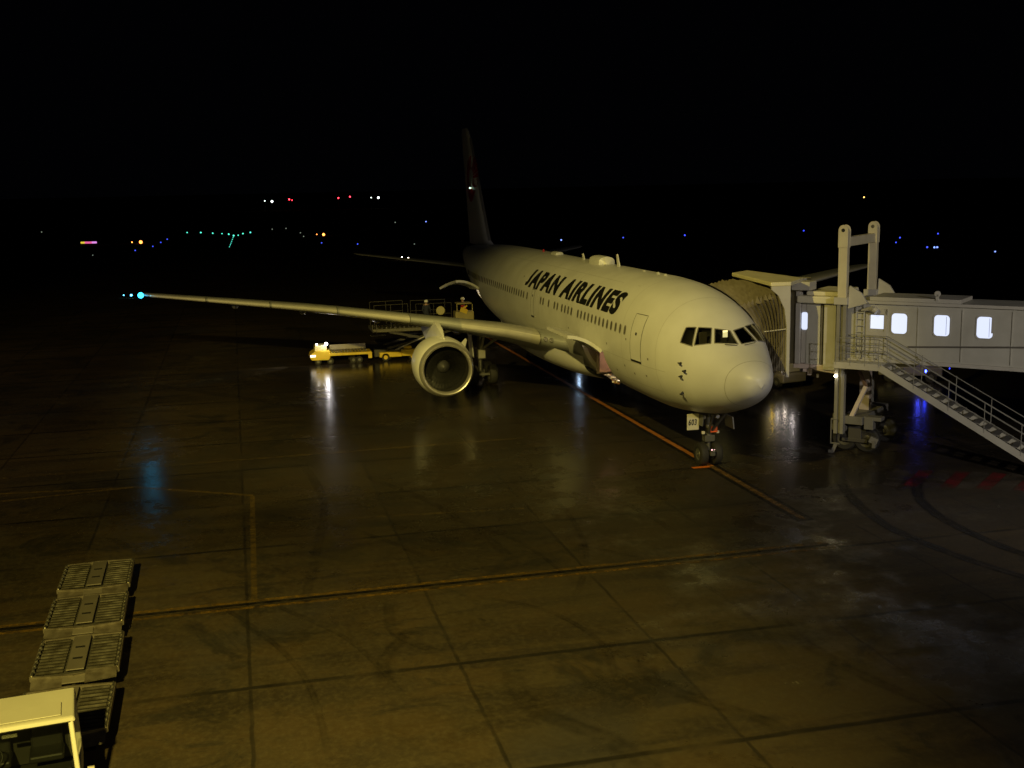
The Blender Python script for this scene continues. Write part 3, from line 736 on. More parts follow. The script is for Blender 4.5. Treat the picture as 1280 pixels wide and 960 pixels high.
# engines
def engine(side):
    O_ = Vector((18.55, 8.2*side, 2.28))
    E = M().lathe([(.10, 1.345), (.25, 1.40), (.6, 1.475), (1.2, 1.52), (2.0, 1.50), (2.9, 1.38), (3.7, 1.22), (3.72, 1.16), (3.3, 1.14)], O_, 'X', 56).build('engine_nacelle', WHITE, AC, smooth=True)
    M().lathe([(.26, 1.408), (.10, 1.352), (.02, 1.31), (-.02, 1.265), (.0, 1.215), (.08, 1.17), (.22, 1.145)], O_, 'X', 56).build('inlet_lip', LIPM, E, smooth=True)
    M().lathe([(.22, 1.145), (.6, 1.13), (1.25, 1.17)], O_, 'X', 56).build('inlet_duct', mat('duct_grey', (.028, .027, .025), .45, .1), E, smooth=True)
    M().lathe([(1.30, .0), (1.30, 1.18)], O_, 'X', 40).build('fan_backing', DARK, E)
    M().lathe([(.86, .01), (.88, .06), (.95, .16), (1.04, .25), (1.14, .33), (1.2, .34)], O_, 'X', 32).build('spinner', mat('spinner_grey', (.03, .03, .03), .5, .1), E, smooth=True) if True else M().lathe([(.62, .01), (.66, .07), (.78, .17), (.95, .27), (1.12, .35), (1.2, .36)], O_, 'X', 32).build('spinner', mat('spinner_grey', (.035, .035, .033), .35, .2), E, smooth=True)
    fb = M()
    for k in range(38):
        a = 2*PI*k/38; rows = []
        for t in (0, .33, .66, 1):
            r_ = .34+.81*t; tw = R(28+32*t); hc = .12+.05*t; rad = Vector((0, math.cos(a), math.sin(a))); tan = Vector((0, -math.sin(a), math.cos(a)))
            c_ = O_+Vector((1.14, 0, 0))+rad*r_; dv = Vector((math.cos(tw), 0, 0))+tan*math.sin(tw)*side
            rows.append([c_-dv*hc*.75, c_+dv*hc*.75])
        fb.grid(rows)
    fb.build('fan_blade', FANM, E, fix=False)
    M().lathe([(3.2, 1.0), (4.0, .86), (5.0, .62), (5.05, .55), (4.6, .5)], O_, 'X', 36).build('core_cowl', LIPM, E, smooth=True)
    M().lathe([(4.5, .45), (5.3, .3), (6.0, .02)], O_, 'X', 24).build('exhaust_plug', LIPM, E, smooth=True)
    # strake
    st = M().prism([(.9, 0), (2.1, 0), (2.1, .38), (1.7, .36)], 'Y', -.02, .02).build('nacelle_strake', WHITE, E); st.location = (O_.x, O_.y-1.12*side, O_.z+1.0); st.rotation_euler = (R(45*side), 0, 0)
    # pylon
    py = []
    for x, zt_, zb_, w in ((.7, 1.52, 1.40, .10), (1.5, 1.86, 1.3, .30), (2.6, 2.08, 1.2, .36), (3.6, 2.22, 1.0, .38), (5.2, 2.0, .8, .36), (7.6, 1.75, 1.2, .14)):
        py.append([O_+Vector((x, -w/2, zb_)), O_+Vector((x, -w/2*.9, (zt_+zb_)/2)), O_+Vector((x, -w/3, zt_)), O_+Vector((x, w/3, zt_)), O_+Vector((x, w/2*.9, (zt_+zb_)/2)), O_+Vector((x, w/2, zb_))])
    m = M().grid(py, True); m.f.append(tuple(range(6))); m.f.append(tuple(range(30, 36))); m.build('pylon', WHITE, AC, smooth=True)
engine(1); engine(-1)

# tail
def surf(name, secs, m, parent=AC, vert=False):
    rows = []
    for (x, s_, z, ch, th) in secs:
        rows.append([Vector((x+cx*ch, s_ if not vert else cz*th*ch*1.0, z+(cz*th*ch if not vert else 0))) for cx, cz in AFU+[(a, b) for a, b in AFL]] if not vert else
                    [Vector((x+cx*ch, (cz-.02*math.sin(PI*cx**1.4))*th*ch, z)) for cx, cz in AFU+AFL])
    mm = M().grid(rows, True); n = len(rows[0]); mm.f.append(tuple((len(rows)-1)*n+k for k in range(n))); mm.f.append(tuple(range(n)))
    return mm.build(name, m, parent, smooth=True)
FIN = surf('tail_fin', [(43.0, 0, 6.9, 9.6, .06), (45.2, 0, 7.35, 7.4, .09), (46.2, 0, 8.5, 6.7, .10), (51.2, 0, 14.9, 3.4, .10), (52.0, 0, 15.6, 2.7, .10), (52.5, 0, 15.85, 1.9, .05)], WHITE, vert=True)
M().prism([(45.15, 7.4), (45.25, 7.35), (51.35, 15.0), (51.25, 15.05)], 'Y', -.09, .09).build('fin_leading_edge', LIPM, FIN)
for s in (1, -1):   # red crest disc with white feather cuts
    cx, cz, rr = 50.3, 11.9, 1.75
    def fy(x, z):
        c_ = 6.7+(3.4-6.7)*(z-8.5)/6.4; x0 = 46.2+5.0*(z-8.5)/6.4; u_ = max(0.001, min(.999, (x-x0)/c_))
        yt = 5*(.2969*math.sqrt(u_)-.126*u_-.3516*u_*u_+.2843*u_**3-.1036*u_**4); return s*(yt*.1*c_+.012)
    m = M()
    for k in range(24):
        a0, a1 = 2*PI*k/24, 2*PI*(k+1)/24
        gap = .06 if (0 < k < 12) else 0
        rows = []
        for r_ in ((.42, 1.0) if k % 24 not in (17, 18) else (.1, 1.0)):
            row = []
            for t in (0, .5, 1):
                a = a0+(a1-a0-gap*1.2)*t; x = cx+math.cos(a)*rr*r_; z = cz+math.sin(a)*rr*r_
                row.append(Vector((x, fy(x, z), z)))
            rows.append(row)
        m.grid(rows)
    m.build('tail_crest', RED, FIN)
STG = mat('tail_grey_paint', (.20, .20, .20), .4)
surf('stabilizer', [(46.8, 1.0, 5.35, 5.9, .05), (47.6, 2.0, 5.48, 5.3, .05), (51.7, 8.9, 6.30, 2.3, .05), (52.2, 9.15, 6.34, 1.6, .04)], STG)
surf('stabilizer', [(46.8, -1.0, 5.35, 5.9, .09), (47.6, -2.0, 5.48, 5.3, .09), (51.7, -8.9, 6.30, 2.3, .09), (52.2, -9.25, 6.34, 1.6, .06)], STG)

# landing gear
def wheel(parent, c, r, w, ax='Y'):
    t = M().lathe([(-w*.5, r*.56), (-w*.5, r*.86), (-w*.38, r*.97), (-w*.15, r), (w*.15, r), (w*.38, r*.97), (w*.5, r*.86), (w*.5, r*.56), (-w*.5, r*.56)], c, ax, 32).build('wheel', TYRE, parent, smooth=True)
    M().lathe([(-w*.42, .0), (-w*.42, r*.30), (-w*.30, r*.36), (-w*.40, r*.57), (w*.40, r*.57), (w*.30, r*.36), (w*.42, r*.30), (w*.42, 0)], c, ax, 24).build('hub', STEEL, t, smooth=True)
    return t
NX = 4.75
ng = empty('nose_landing_gear', (NX, 0, 0)); ng.parent = AC
for s in (1, -1): wheel(ng, (0, s*.30, .47), .47, .34)
M().tube([(0, -.5, .47), (0, .5, .47)], .07, 10).tube([(0, 0, .45), (0, 0, 1.1)], .085, 14).tube([(0, 0, 1.05), (-.02, 0, 2.6)], .13, 16).box((0, 0, 1.12), (.34, .42, .26)).build('gear_strut', STEEL, ng, bevel=.01)
M().tube([(.05, .0, 1.2), (-1.1, .28, 2.35)], .06, 10).tube([(.05, 0, 1.2), (-1.1, -.28, 2.35)], .06, 10).tube([(.12, .08, .65), (.30, .08, .9), (.12, .08, 1.15)], .035, 8).build('drag_brace', STEEL, ng)
M().box((-.17, .30, 1.38), (.1, .13, .12)).box((-.17, -.32, 1.38), (.1, .13, .12)).box((-.12, 0, 1.62), (.12, .30, .12)).build('steering_actuator', BRIDGEL, ng, bevel=.02)
M().lathe([(-.10, 0), (-.10, .08), (.03, .09), (.06, 0)], (-.14, .30, 2.02), 'X', 14).build('taxi_light', mat('lamp_glass', (.8, .8, .75), .1, .5), ng, smooth=True)
M().lathe([(-.10, 0), (-.10, .08), (.03, .09), (.06, 0)], (-.14, -.30, 2.02), 'X', 14).build('taxi_light', mat('lamp_glass', (.8, .8, .75), .1, .5), ng, smooth=True)
M().box((-.22, -.14, 1.50), (.05, .30, .24), ry=.1).build('towing_flag', ORANGE, ng, bevel=.01)
M().lathe([(-.03, 0), (-.03, .03), (.0, 0)], (-.55, -.02, .72), 'X', 10).lathe([(-.03, 0), (-.03, .03), (.0, 0)], (-.55, .09, .74), 'X', 10).build('reflector', emi('reflector_glow', (1, .55, .6), 2.2), ng)  # reflectors given their own glow in place of thrown-back light
M().box((-.3, 0, .62), (.6, .10, .10), ry=.25).box((-.5, .03, .55), (.12, .2, .14)).build('tow_fitting', STEEL, ng, bevel=.01)
M().box((-.55, -.66, 1.86), (.80, .05, .50), rx=-.12).build('nose_gear_door', mat('door_grey', (.3, .3, .29), .5), ng, bevel=.01)  # plain grey door colour
M().box((-.1, .47, 1.95), (.9, .05, .46), rx=.10).build('nose_gear_door', STEEL, ng, bevel=.01)
# fleet number on the face of the gear door that looks toward the terminal
dp = M().box((-.15, .74, 1.85), (.05, .50, .66)).build('nose_gear_door', BRIDGEL, ng, bevel=.01)
me = text_mesh('603', .36, .15, .012)
for v in me.vertices: v.co = Vector((-.182, .74+.21-v.co.x*.60, 1.73+v.co.y*.9))
me.materials.append(BLACK); o = bpy.data.objects.new('fleet_number', me); COL.objects.link(o); o.parent = dp
def main_gear(side):
    g_ = empty('main_landing_gear', (27.4, 4.65*side, 0)); g_.parent = AC
    for dx in (-.71, .71):
        for dy in (-.57, .57): wheel(g_, (dx, dy, .58), .58, .46)
    M().tube([(-.75, 0, .58), (.75, 0, .58)], .13, 12).tube([(-.71, -.8, .58), (-.71, .8, .58)], .08, 10).tube([(.71, -.8, .58), (.71, .8, .58)], .08, 10).build('bogie_beam', STEEL, g_)
    M().tube([(0, 0, .6), (0, 0, 1.6)], .13, 14).tube([(0, 0, 1.5), (0, -.1*side, 3.6)], .2, 16).build('gear_strut', STEEL, g_, smooth=True)
    M().tube([(0, 0, 1.9), (-.1, -1.7*side, 3.0)], .08, 10).tube([(-.1, 0, 1.7), (-1.5, 0, 3.2)], .07, 10).box((-.45, 0, 1.75), (.2, .4, .5)).build('side_brace', BRIDGEL, g_)
    M().box((0, .55*side, 2.3), (1.0, .06, 1.5), rx=-.08*side).build('main_gear_door', WHITE, g_, bevel=.01)
main_gear(1); main_gear(-1)

# ------------------------------------------------------------------ passenger boarding bridge (own frame: x toward the terminal, y away from camera)
BR = empty('boarding_bridge', (4.07, -7.37, 0), R(-138.16), 'cream passenger boarding bridge with lit windows, lift frame and stairs, docked at the aircraft door', 'boarding bridge')
TZ0, TZ1, TW_, TL = 3.98, 6.36, 2.7, 24.0
# tunnel shell with window openings made of wall bands and piers
tn = M()
WINS = [(.3, .92, 5.12, 5.94), (1.98, 2.58, 5.12, 5.95), (3.60, 4.20, 5.12, 5.96)]+[(x, x+.6, 5.12, 5.96) for x in (5.9, 8.1, 10.3, 12.5, 14.7, 16.9, 19.1)]
openings = [(-.56, -.02, 5.27, 5.83)]+WINS
def wall_with_holes(m, x0, x1, z0, z1, y0, y1, holes):
    xs_ = sorted(holes); cur = x0
    for a, b, c, d in xs_:
        if a > cur: m.box(((cur+a)/2, (y0+y1)/2, (z0+z1)/2), (a-cur, abs(y1-y0), z1-z0))
        m.box(((a+b)/2, (y0+y1)/2, (z0+c)/2), (b-a, abs(y1-y0), c-z0)); m.box(((a+b)/2, (y0+y1)/2, (d+z1)/2), (b-a, abs(y1-y0), z1-d)); cur = b
    m.box(((cur+x1)/2, (y0+y1)/2, (z0+z1)/2), (x1-cur, abs(y1-y0), z1-z0))
wall_with_holes(tn, -1.6, TL, TZ0, TZ1, 0, .1, openings)
tn.box(((TL-1.6)/2, TW_-.05, (TZ0+TZ1)/2), (TL+1.6, .1, TZ1-TZ0)).box(((TL-1.6)/2, TW_/2, TZ0+.12), (TL+1.6, TW_-.2, .2)).box(((TL-1.6)/2, TW_/2, TZ1-.03), (TL+1.6, TW_-.2, .06))
tun = tn.build('tunnel', BRIDGE, BR, fix=False)
M().bar((-1.5, -.05, TZ1+.0), (TL, -.05, TZ1+.0), .14, .12).bar((-1.5, -.04, TZ0+.0), (TL, -.04, TZ0), .12, .14).build('tunnel_rail', BRIDGEL, BR)
M().bar((1.0, -.03, 4.60), (8.2, -.03, 5.02), .045, .06).build('cable_run', BRIDGED, BR)
pr = M()
for x in (1.35, 3.05, 4.9, 6.9, 9.3): pr.box((x, -.02, (TZ0+TZ1)/2), (.03, .035, TZ1-TZ0-.3))
pr.build('tunnel_panel_rib', BRIDGE, BR)
for k, (a, b, c, d) in enumerate(WINS[:3]+WINS[3:5]):
    r_ = .15; poly = []
    for cx, cz, a0 in ((b-r_, d-r_, 0), (a+r_, d-r_, 90), (a+r_, c+r_, 180), (b-r_, c+r_, 270)):
        for j in range(6): t = R(a0+90*j/5); poly.append((cx+r_*math.cos(t), cz+r_*math.sin(t)))
    w = M().prism(poly, 'Y', -.012, .03).build('tunnel_window', LITWIN, tun)
    out = [(a-.03, c-.03), (b+.03, c-.03), (b+.03, d+.03), (a-.03, d+.03)]
    # frame filling the corners
    fm_ = M(); n = len(poly)
    ex = []
    for (x, z) in poly:
        ex.append((x+(.05 if x > (a+b)/2 else -.05), z+(.05 if z > (c+d)/2 else -.05)))
    vs = [(x, -.025, z) for x, z in poly]+[(x, -.025, z) for x, z in ex]
    fm_.add(vs, [(i, (i+1) % n, n+(i+1) % n, n+i) for i in range(n)]).build('window_gasket', BRIDGE, w)
    if k in (1, 2): M().box((b-.13, -.018, (c+d)/2), (.015, .006, d-c-.1)).build('window_mullion', mat('mullion_grey', (.4, .42, .5), .5), w)
    if k == 2: M().box((b-.03, -.02, d-.32), (.06, .008, .62)).build('window_blind', BRIDGE, w)
M().box((-.29, .02, 5.55), (.54, .03, .56)).build('door_glass', LITWIN, BR)
dr = M()
for bx in (((-.29, -.03, 5.98), (.86, .05, .22)), ((-.66, -.03, 5.2), (.14, .05, 1.8)), ((.07, -.03, 5.2), (.12, .05, 1.8)), ((-.29, -.03, 4.72), (.62, .05, .9)), ((-.29, -.055, 4.7), (.44, .02, .6))):
    dr.box(*bx)
dr.build('service_door', BRIDGEL, BR)
# roof gear
M().box((1.1, 1.2, TZ1+.11), (3.6, 1.9, .16)).box((2.0, .25, TZ1+.26), (.12, .12, .26)).tube([(2.0, .19, TZ1+.4), (2.0, .31, TZ1+.4)], .12, 12).build('roof_walkway', BRIDGEL, BR, bevel=.01)
M().tube([(-.9, -.12, 6.02), (-.55, -.22, 6.1), (-.35, -.28, 6.1)], [.05, .09, .14], 12).tube([(-.35, -.28, 6.1), (-.22, -.3, 6.0)], [.15, .13], 12).build('work_light', BRIDGEL, BR)
# lift frame
lf = M()
for y in (-.52, 3.3):
    s = -1 if y < 0 else 1
    lf.box((-1.57, y, 6.62+1.25), (.36, .30, 2.75))
    # ears
    arcp = [(-1.57+.2*math.cos(t), 9.28+.24*math.sin(t)) for t in [PI*j/10 for j in range(11)]]
    lf.prism([(-1.77, 8.6), (-1.37, 8.6)]+arcp, 'Y', y-.19, y-.13).prism([(-1.77, 8.6), (-1.37, 8.6)]+arcp, 'Y', y+.13, y+.19)
lf.box((-1.57, 1.39, 8.82), (.26, 3.5, .38))
lf.build('lift_frame', mat('frame_yellow_cream', (.68, .62, .42), .5), BR, bevel=.012)
pn = M()
for y in (-.72, -.71+3.82): pn.lathe([(0, .0), (0, .075), (.03, .075), (.03, 0)], (-1.57, y, 9.3), 'Y', 14)
pn.build('frame_pin', DARK, BR)
for y in (-.52, 3.3):
    gs = M().prism([(-1.35, 6.1), (-.55, 6.35), (-.8, 6.75), (-1.3, 7.05)], 'Y', y-.02, y+.12)
    gs.box((-1.6, y, 6.42), (.56, .4, .3))
    gs.build('frame_gusset', BRIDGEL, BR, bevel=.01)
for y in (-.52, 3.3):
    cl = M().box((-1.70, y, 3.6), (.14, .26, 5.5)).box((-1.44, y, 3.6), (.14, .26, 5.5)).box((-1.57, y+.06, 3.6), (.12, .1, 5.5))
    cl.build('lift_column', mat('column_paint', (.27, .26, .22), .5, var=.2), BR, bevel=.008)
# wheel bogie: crossbeam, motor boxes, twin wheels, braces
M().box((-1.1, 1.35, 2.9), (.42, .34, 2.6)).build('inner_column', mat('column_pinkish', (.42, .36, .30), .6, var=.2), BR, bevel=.01)
M().box((-1.1, 1.4, 1.42), (.9, 3.6, .34)).box((-.75, .1, 1.5), (1.6, .5, .16)).box((-1.85, .2, 1.3), (.35, .5, .55)).box((-.45, .0, 1.3), (.38, .4, .5)).build('bogie_crossbeam', mat('bogie_paint', (.17, .165, .15), .6, var=.25), BR, bevel=.02)
M().bar((-1.15, -.25, 1.55), (-.55, -.35, 2.9), .12, .16).build('bogie_brace', mat('brace_pale', (.70, .60, .52), .5), BR)
M().bar((-.55, -.35, 2.9), (-.9, -.2, 3.5), .1, .12).build('bogie_brace', mat('brace_brown', (.16, .10, .07), .5), BR)
for y in (.25, 2.6):
    for x in (-1.55, -.62):
        w_ = M().lathe([(-.17, .32), (-.17, .48), (-.1, .54), (.1, .54), (.17, .48), (.17, .32), (-.17, .32)], (x, y, .54), 'Y', 28).build('bogie_wheel', TYRE, BR, smooth=True)
        M().lathe([(-.12, 0), (-.14, .12), (-.10, .2), (-.13, .32), (.13, .32), (.13, 0)], (x, y, .54), 'Y', 20).build('wheel_hub', mat('hub_dark', (.07, .066, .06), .5, .4), w_, smooth=True)
    M().box((-1.08, y, .82), (.55, .5, .6)).box((-1.08, y-.2, .5), (1.1, .12, .16)).build('motor_housing', mat('motor_dark', (.07, .065, .055), .6), BR, bevel=.02)
M().tube([(-1.55, -.12, 1.0), (-1.55, -.02, 1.0)], .17, 20).box((-1.85, -.05, 1.02), (.3, .3, .25)).build('bogie_motor', mat('bogie_paint', (.17, .165, .15), .6, var=.25), BR, bevel=.015)
M().box((-.25, -.1, .6), (.34, .24, .26), rz=.3, ry=.4).box((-.2, -.15, .45), (.14, .2, .3)).build('cable_junction_box', mat('bogie_paint', (.17, .165, .15), .6, var=.25), BR, bevel=.015)
gd = M().tube([(-1.88, -.62, 1.45), (-1.88, -.62, .42)], .025, 6).tube([(-1.88, -.62, 1.45), (-1.6, -.62, 1.45)], .04, 6).tube([(-1.9, -.62, .42), (-1.5, -.62, .42)], .04, 6).bar((-1.68, -.58, .4), (-1.8, -.62, .06), .2, .14).box((-1.84, -.64, .08), (.2, .2, .12))
gd.build('bogie_guard', mat('bogie_paint', (.17, .165, .15), .6, var=.25), BR)
# cab: rotunda head with folding shutter, curved roof
cb = M()
cb.box((-2.75, 1.2, TZ1+.02), (1.75, 3.0, .30)).box((-2.62, 1.3, TZ1+.26), (1.4, 2.6, .18))
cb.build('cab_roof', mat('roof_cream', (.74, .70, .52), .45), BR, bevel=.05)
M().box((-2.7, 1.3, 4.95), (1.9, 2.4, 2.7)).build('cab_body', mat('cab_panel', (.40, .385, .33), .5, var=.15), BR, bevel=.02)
M().box((-2.98, .02, 4.98), (.60, .07, 2.75)).build('cab_side_panel', BRIDGE, BR, bevel=.01)
M().box((-2.22, -.08, 4.92), (.50, .12, 3.0)).build('cab_side_panel', BRIDGEL, BR, bevel=.01)
M().box((-2.60, -.02, 4.98), (.07, .05, 2.75)).box((-1.86, -.05, 4.95), (.14, .08, 2.9)).build('cab_post', BRIDGED, BR)
rc = M().tube([(-3.35, .12, 5.28), (-3.35, .12, 5.3)], .1, 4)
poly = []
for cx, cz, a0 in ((-3.30, 5.72, 0), (-3.42, 5.72, 90), (-3.42, 5.16, 180), (-3.30, 5.16, 270)):
    for j in range(5): t = R(a0+90*j/4); poly.append((cx+.07*math.cos(t), cz+.09*math.sin(t)))
M().prism(poly, 'Y', -.02, .0).build('cab_window', LITWIN, BR)
M().box((-3.36, .06, 5.0), (.28, .1, 2.75)).box((-3.62, .02, 5.25), (.20, .3, 3.3)).box((-3.92, .30, 5.3), (.62, .3, 3.5)).build('cab_front_post', mat('post_grey', (.46, .44, .40), .5), BR, bevel=.01)  # posts in plain grey paint
M().box((-3.44, .03, 6.95), (.80, .8, .36)).box((-3.9, .5, 7.12), (.4, 2.2, .10)).build('cab_head', BRIDGEL, BR, bevel=.015)
M().box((-2.75, 1.2, 3.5), (2.1, 2.5, .2)).bar((-2.9, .02, 3.45), (-1.5, .02, 3.30), .1, .16).box((-3.1, .05, 3.3), (.14, .2, .34)).box((-3.3, .1, 3.35), (.2, .2, .2)).build('cab_underframe', mat('underframe_pale', (.62, .52, .46), .5), BR, bevel=.01)
M().box((-2.7, .6, 3.32), (1.6, .5, .2)).tube([(-2.75, .02, 3.2), (-2.75, .02, 3.05)], .06, 8).build('cab_floor_gear', BRIDGED, BR)
M().lathe([(-.05, 0), (-.04, .04), (.0, .055), (.05, .03), (.06, 0)], (-1.72, -.72, 3.30), 'Z', 12).build('column_lamp', emi('column_lamp_glow', (1, .9, .72), 26), BR, smooth=True)
# ladder
ld = M()
for x in (-1.12, -.80): ld.tube([(x, -.1, 4.1), (x, -.1, 6.5)], .022, 6)
for i in range(9): ld.tube([(-1.12, -.1, 4.3+i*.27), (-.80, -.1, 4.3+i*.27)], .018, 6)
ld.build('ladder', BRIDGE, BR)
# service stairs
stp = M().box((-.62, -.85, 3.90), (1.9, 1.1, .12)).box((-.65, -1.4, 3.88), (1.85, .06, .26)).box((-.65, -.3, 3.88), (1.85, .06, .26)); stp.build('stair_platform', BRIDGEL, BR, bevel=.01)
SX0, SZ0, SX1, SZ1 = .30, 3.88, 7.05, .18
sl = (SZ1-SZ0)/(SX1-SX0)
for y in (-1.4, -.3):
    M().bar((SX0, y, SZ0), (SX1, y, SZ1), .06, .26).build('stair_stringer', mat('stringer_paint', (.56, .54, .44), .5), BR)
for i in range(19):
    t = (i+.5)/19; x = SX0+(SX1-SX0)*t; z = SZ0+(SZ1-SZ0)*t+.16
    M().box((x, -.85, z), (.27, 1.02, .03)).box((x-.13, -.85, z-.085), (.015, 1.0, .14)).build('stair_tread', mat('tread_steel', (.20, .19, .17), .6, .2), BR)
for y in (-1.42, -.28):
    hr = M()
    for k, h in enumerate((.42, .74, 1.06)):
        pts = [(-1.5, y, 3.95+h), (SX0-.05, y, 3.95+h), (SX1, y, SZ1+.16+h)]
        hr.tube(pts, .016 if k < 2 else .02, 6)
    for x in (-1.5, -.9, -.3, .25): hr.tube([(x, y, 3.9), (x, y, 5.0)], .018, 6)
    for t in (.2, .4, .6, .8, 1.0):
        x = SX0+(SX1-SX0)*t; z = SZ0+(SZ1-SZ0)*t; hr.tube([(x, y, z), (x, y, z+1.2)], .018, 6)
    hr.build('handrail', mat('handrail_steel', (.34, .33, .28), .45, .3), BR)
# terminal-side support of the tunnel
M().lathe([(0, .7), (TZ0+.1, .7)], (TL-1, TW_/2, 0), 'Z', 24).lathe([(TZ0-.1, 2.1), (TZ1+.3, 2.1), (TZ1+.5, .1)], (TL, TW_/2, 0), 'Z', 28).build('rotunda', BRIDGE, BR, smooth=True)

# bellows canopy between the cab and the fuselage (accordion folds)
CBm = BR.matrix_world if False else Matrix.Translation((4.07, -7.37, 0)) @ Matrix.Rotation(R(-138.16), 4, 'Z'); INV = CBm.inverted()
def Lc(p): return INV @ Vector(p)
front = []   # arch against the fuselage, port side, drawn in aircraft space
for t in range(41):
    u = t/40
    if u < .42: k = u/.42; x = 4.75; z = 3.75+(6.35-3.75)*k
    elif u < .62:
        k = (u-.42)/.20; x = 4.75+3.0*k; z = 6.35+.72*math.sin(PI*min(1, k*.9)/2)
    else: k = (u-.62)/.38; x = 7.75; z = 7.05-3.3*k
    z2 = min(z, sec(x)[0]-.04); p = Sz(x, z2, -1); p.z = z2; front.append(p+Vector((0, -.02, .06)))
back = []
A0, A1 = Vector((4.1, -3.05, 0)), Vector((8.9, -3.3, 0))
for t in range(41):
    u = t/40
    if u < .42: k = u/.42; q = A0; z = 3.75+(7.05-3.75)*k
    elif u < .62: k = (u-.42)/.20; q = A0.lerp(A1, k); z = 7.05+.10*math.sin(PI*k)
    else: k = (u-.62)/.38; q = A1; z = 7.05-3.3*k
    back.append(Vector((q.x, q.y, z)))
rows = []; NF = 22
for i in range(NF+1):
    k = i/NF; row = []
    for j in range(41):
        p = front[j].lerp(back[j], k)
        o_ = Vector((-1, .25, 0)) if j < 17 else (Vector((0, 0, 1)) if j < 25 else Vector((1, 0, 0)))
        am = .13*(-1)**i*math.sin(PI*min(1, max(.0, k))) if 0 < i < NF else 0
        sag = .06*math.sin(j*1.7+i*2.1)*math.sin(PI*k)
        am *= (.35+.65*min(1, j/14)) if j < 17 else 1
        row.append(Lc(p+o_*(am+sag*.6)))
    rows.append(row)
M().grid(rows).build('bellows', CANV, BR)
hb = M()
hp = [(9.6, -1.9, 7.12), (8.9, -4.9, 7.28), (4.6, -4.4, 7.28), (3.35, -2.85, 7.2)]
hoodp = [(4.06, -2.3), (9.3, -3.0), (10.3, -4.2), (5.5, -4.45), (4.0, -3.15)]
hb.prism(hoodp, 'Z', 7.22, 7.38)
hm = M(); hm.v = [tuple(Lc(v)) for v in hb.v]; hm.f = hb.f
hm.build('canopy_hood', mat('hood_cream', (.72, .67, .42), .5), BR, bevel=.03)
fp = M().prism([(-3.12, 3.55), (-3.0, 3.55), (-2.98, 5.6), (-2.88, 6.3), (-2.6, 6.85), (-2.3, 7.1), (-2.3, 7.22), (-3.12, 7.22)], 'X', 3.98, 4.06)
fo = M(); fo.v = [tuple(Lc(v)) for v in fp.v]; fo.f = fp.f
fo.build('canopy_side_panel', BRIDGEL, BR)
tb = M().tube([Lc((4.6, -2.3, 5.35)), Lc((4.0, -3.05, 5.5))], .025, 6); tb.build('canopy_bar', BRIDGEL, BR)

# ------------------------------------------------------------------ cargo dollies and towing tractor (front left)
def make_dolly():
    t = empty('baggage_dolly', (0, 0, 0))
    hx, hy, ch = 1.12, .95, .0
    # deck outline: ends splay to a shallow point like the photo
    fr_ = M(); 
    for s in (1, -1):
        fr_.bar((-hx, s*hy, .50), (hx, s*hy, .50), .05, .12)
    fr_.bar((-hx, -hy, .5), (-hx-.16, 0, .5), .06, .12).bar((-hx-.16, 0, .5), (-hx, hy, .5), .06, .12)
    fr_.bar((hx, -hy, .5), (hx+.10, 0, .5), .06, .12).bar((hx+.10, 0, .5), (hx, hy, .5), .06, .12)
    fr_.box((0, 0, .40), (2.2, .2, .12)).box((-.7, 0, .36), (.12, 1.7, .1)).box((.7, 0, .36), (.12, 1.7, .1))
    fr_.build('frame', DOLLY, t)
    M().prism([(-hx, -hy+.03), (hx, -hy+.03), (hx, hy-.03), (-hx, hy-.03)], 'Z', .44, .47).build('deck_plate', mat('deck_dark', (.10, .095, .08), .6, .2), t)
    M().box((0.05, 0, .565), (2.1, .40, .03)).box((-hx-.22, 0, .50), (.34, .5, .03), ry=-.25).build('centre_walkway', mat('walkway_grey', (.21, .19, .16), .6, .2, var=.2), t, bevel=.01)
    M().box((.35, 0, .584), (.1, .22, .01)).box((-.35, 0, .584), (.1, .22, .01)).build('walkway_slot', DARK, t)
    for s in (1, -1):
        rl = M()
        for i in range(11):
            x = -.92+i*.19; rl.tube([(x, s*.27, .535), (x, s*.86, .535)], .042, 10)
        rl.build('roller_bed', ROLL, t)
        sd = M()
        for i in range(7): sd.tube([(-.85+i*.28, s*.905, .54), (-.85+i*.28, s*.925, .62)], .03, 8)
        sd.bar((-hx, s*.925, .57), (hx, s*.925, .57), .03, .05)
        sd.build('side_guide', GLINT, t)
        sh = M().add([(-hx-.02, s*.25, .55), (-hx-.02, s*.93, .55), (-hx-.36, s*.93, .43), (-hx-.50, s*.25, .43)], [(0, 1, 2, 3)]).add([(-hx-.02, s*.25, .53), (-hx-.02, s*.93, .53), (-hx-.36, s*.93, .41), (-hx-.50, s*.25, .41)], [(0, 1, 2, 3)])
        sh.build('end_flap', DOLLY, t)
    for x in (-.72, .72):
        for s in (1, -1):
            w = M().lathe([(-.07, .1), (-.07, .19), (.07, .19), (.07, .1), (-.07, .1)], (x, s*.78, .19), 'Y', 18).build('wheel', TYRE, t, smooth=True)
            M().lathe([(-.05, 0), (-.05, .1), (.05, .1), (.05, 0)], (x, s*.78, .19), 'Y', 12).build('rim', DOLLY, w, smooth=True)
    M().bar((-hx-.1, 0, .36), (-1.85, 0, .32), .08, .08).tube([(-1.85, 0, .26), (-1.85, 0, .38)], .06, 8).build('tow_bar', DARKST, t)
    return t
DG = 'empty roller dollies coupled behind the tractor'
dl = ['empty roller dolly at the far end of the coupled train', 'empty roller dolly standing across the yellow line, second from the far end', 'empty roller dolly third from the far end, between line and tractor', 'empty roller dolly directly behind the cream tractor cab, partly hidden by it']
proto = make_dolly()
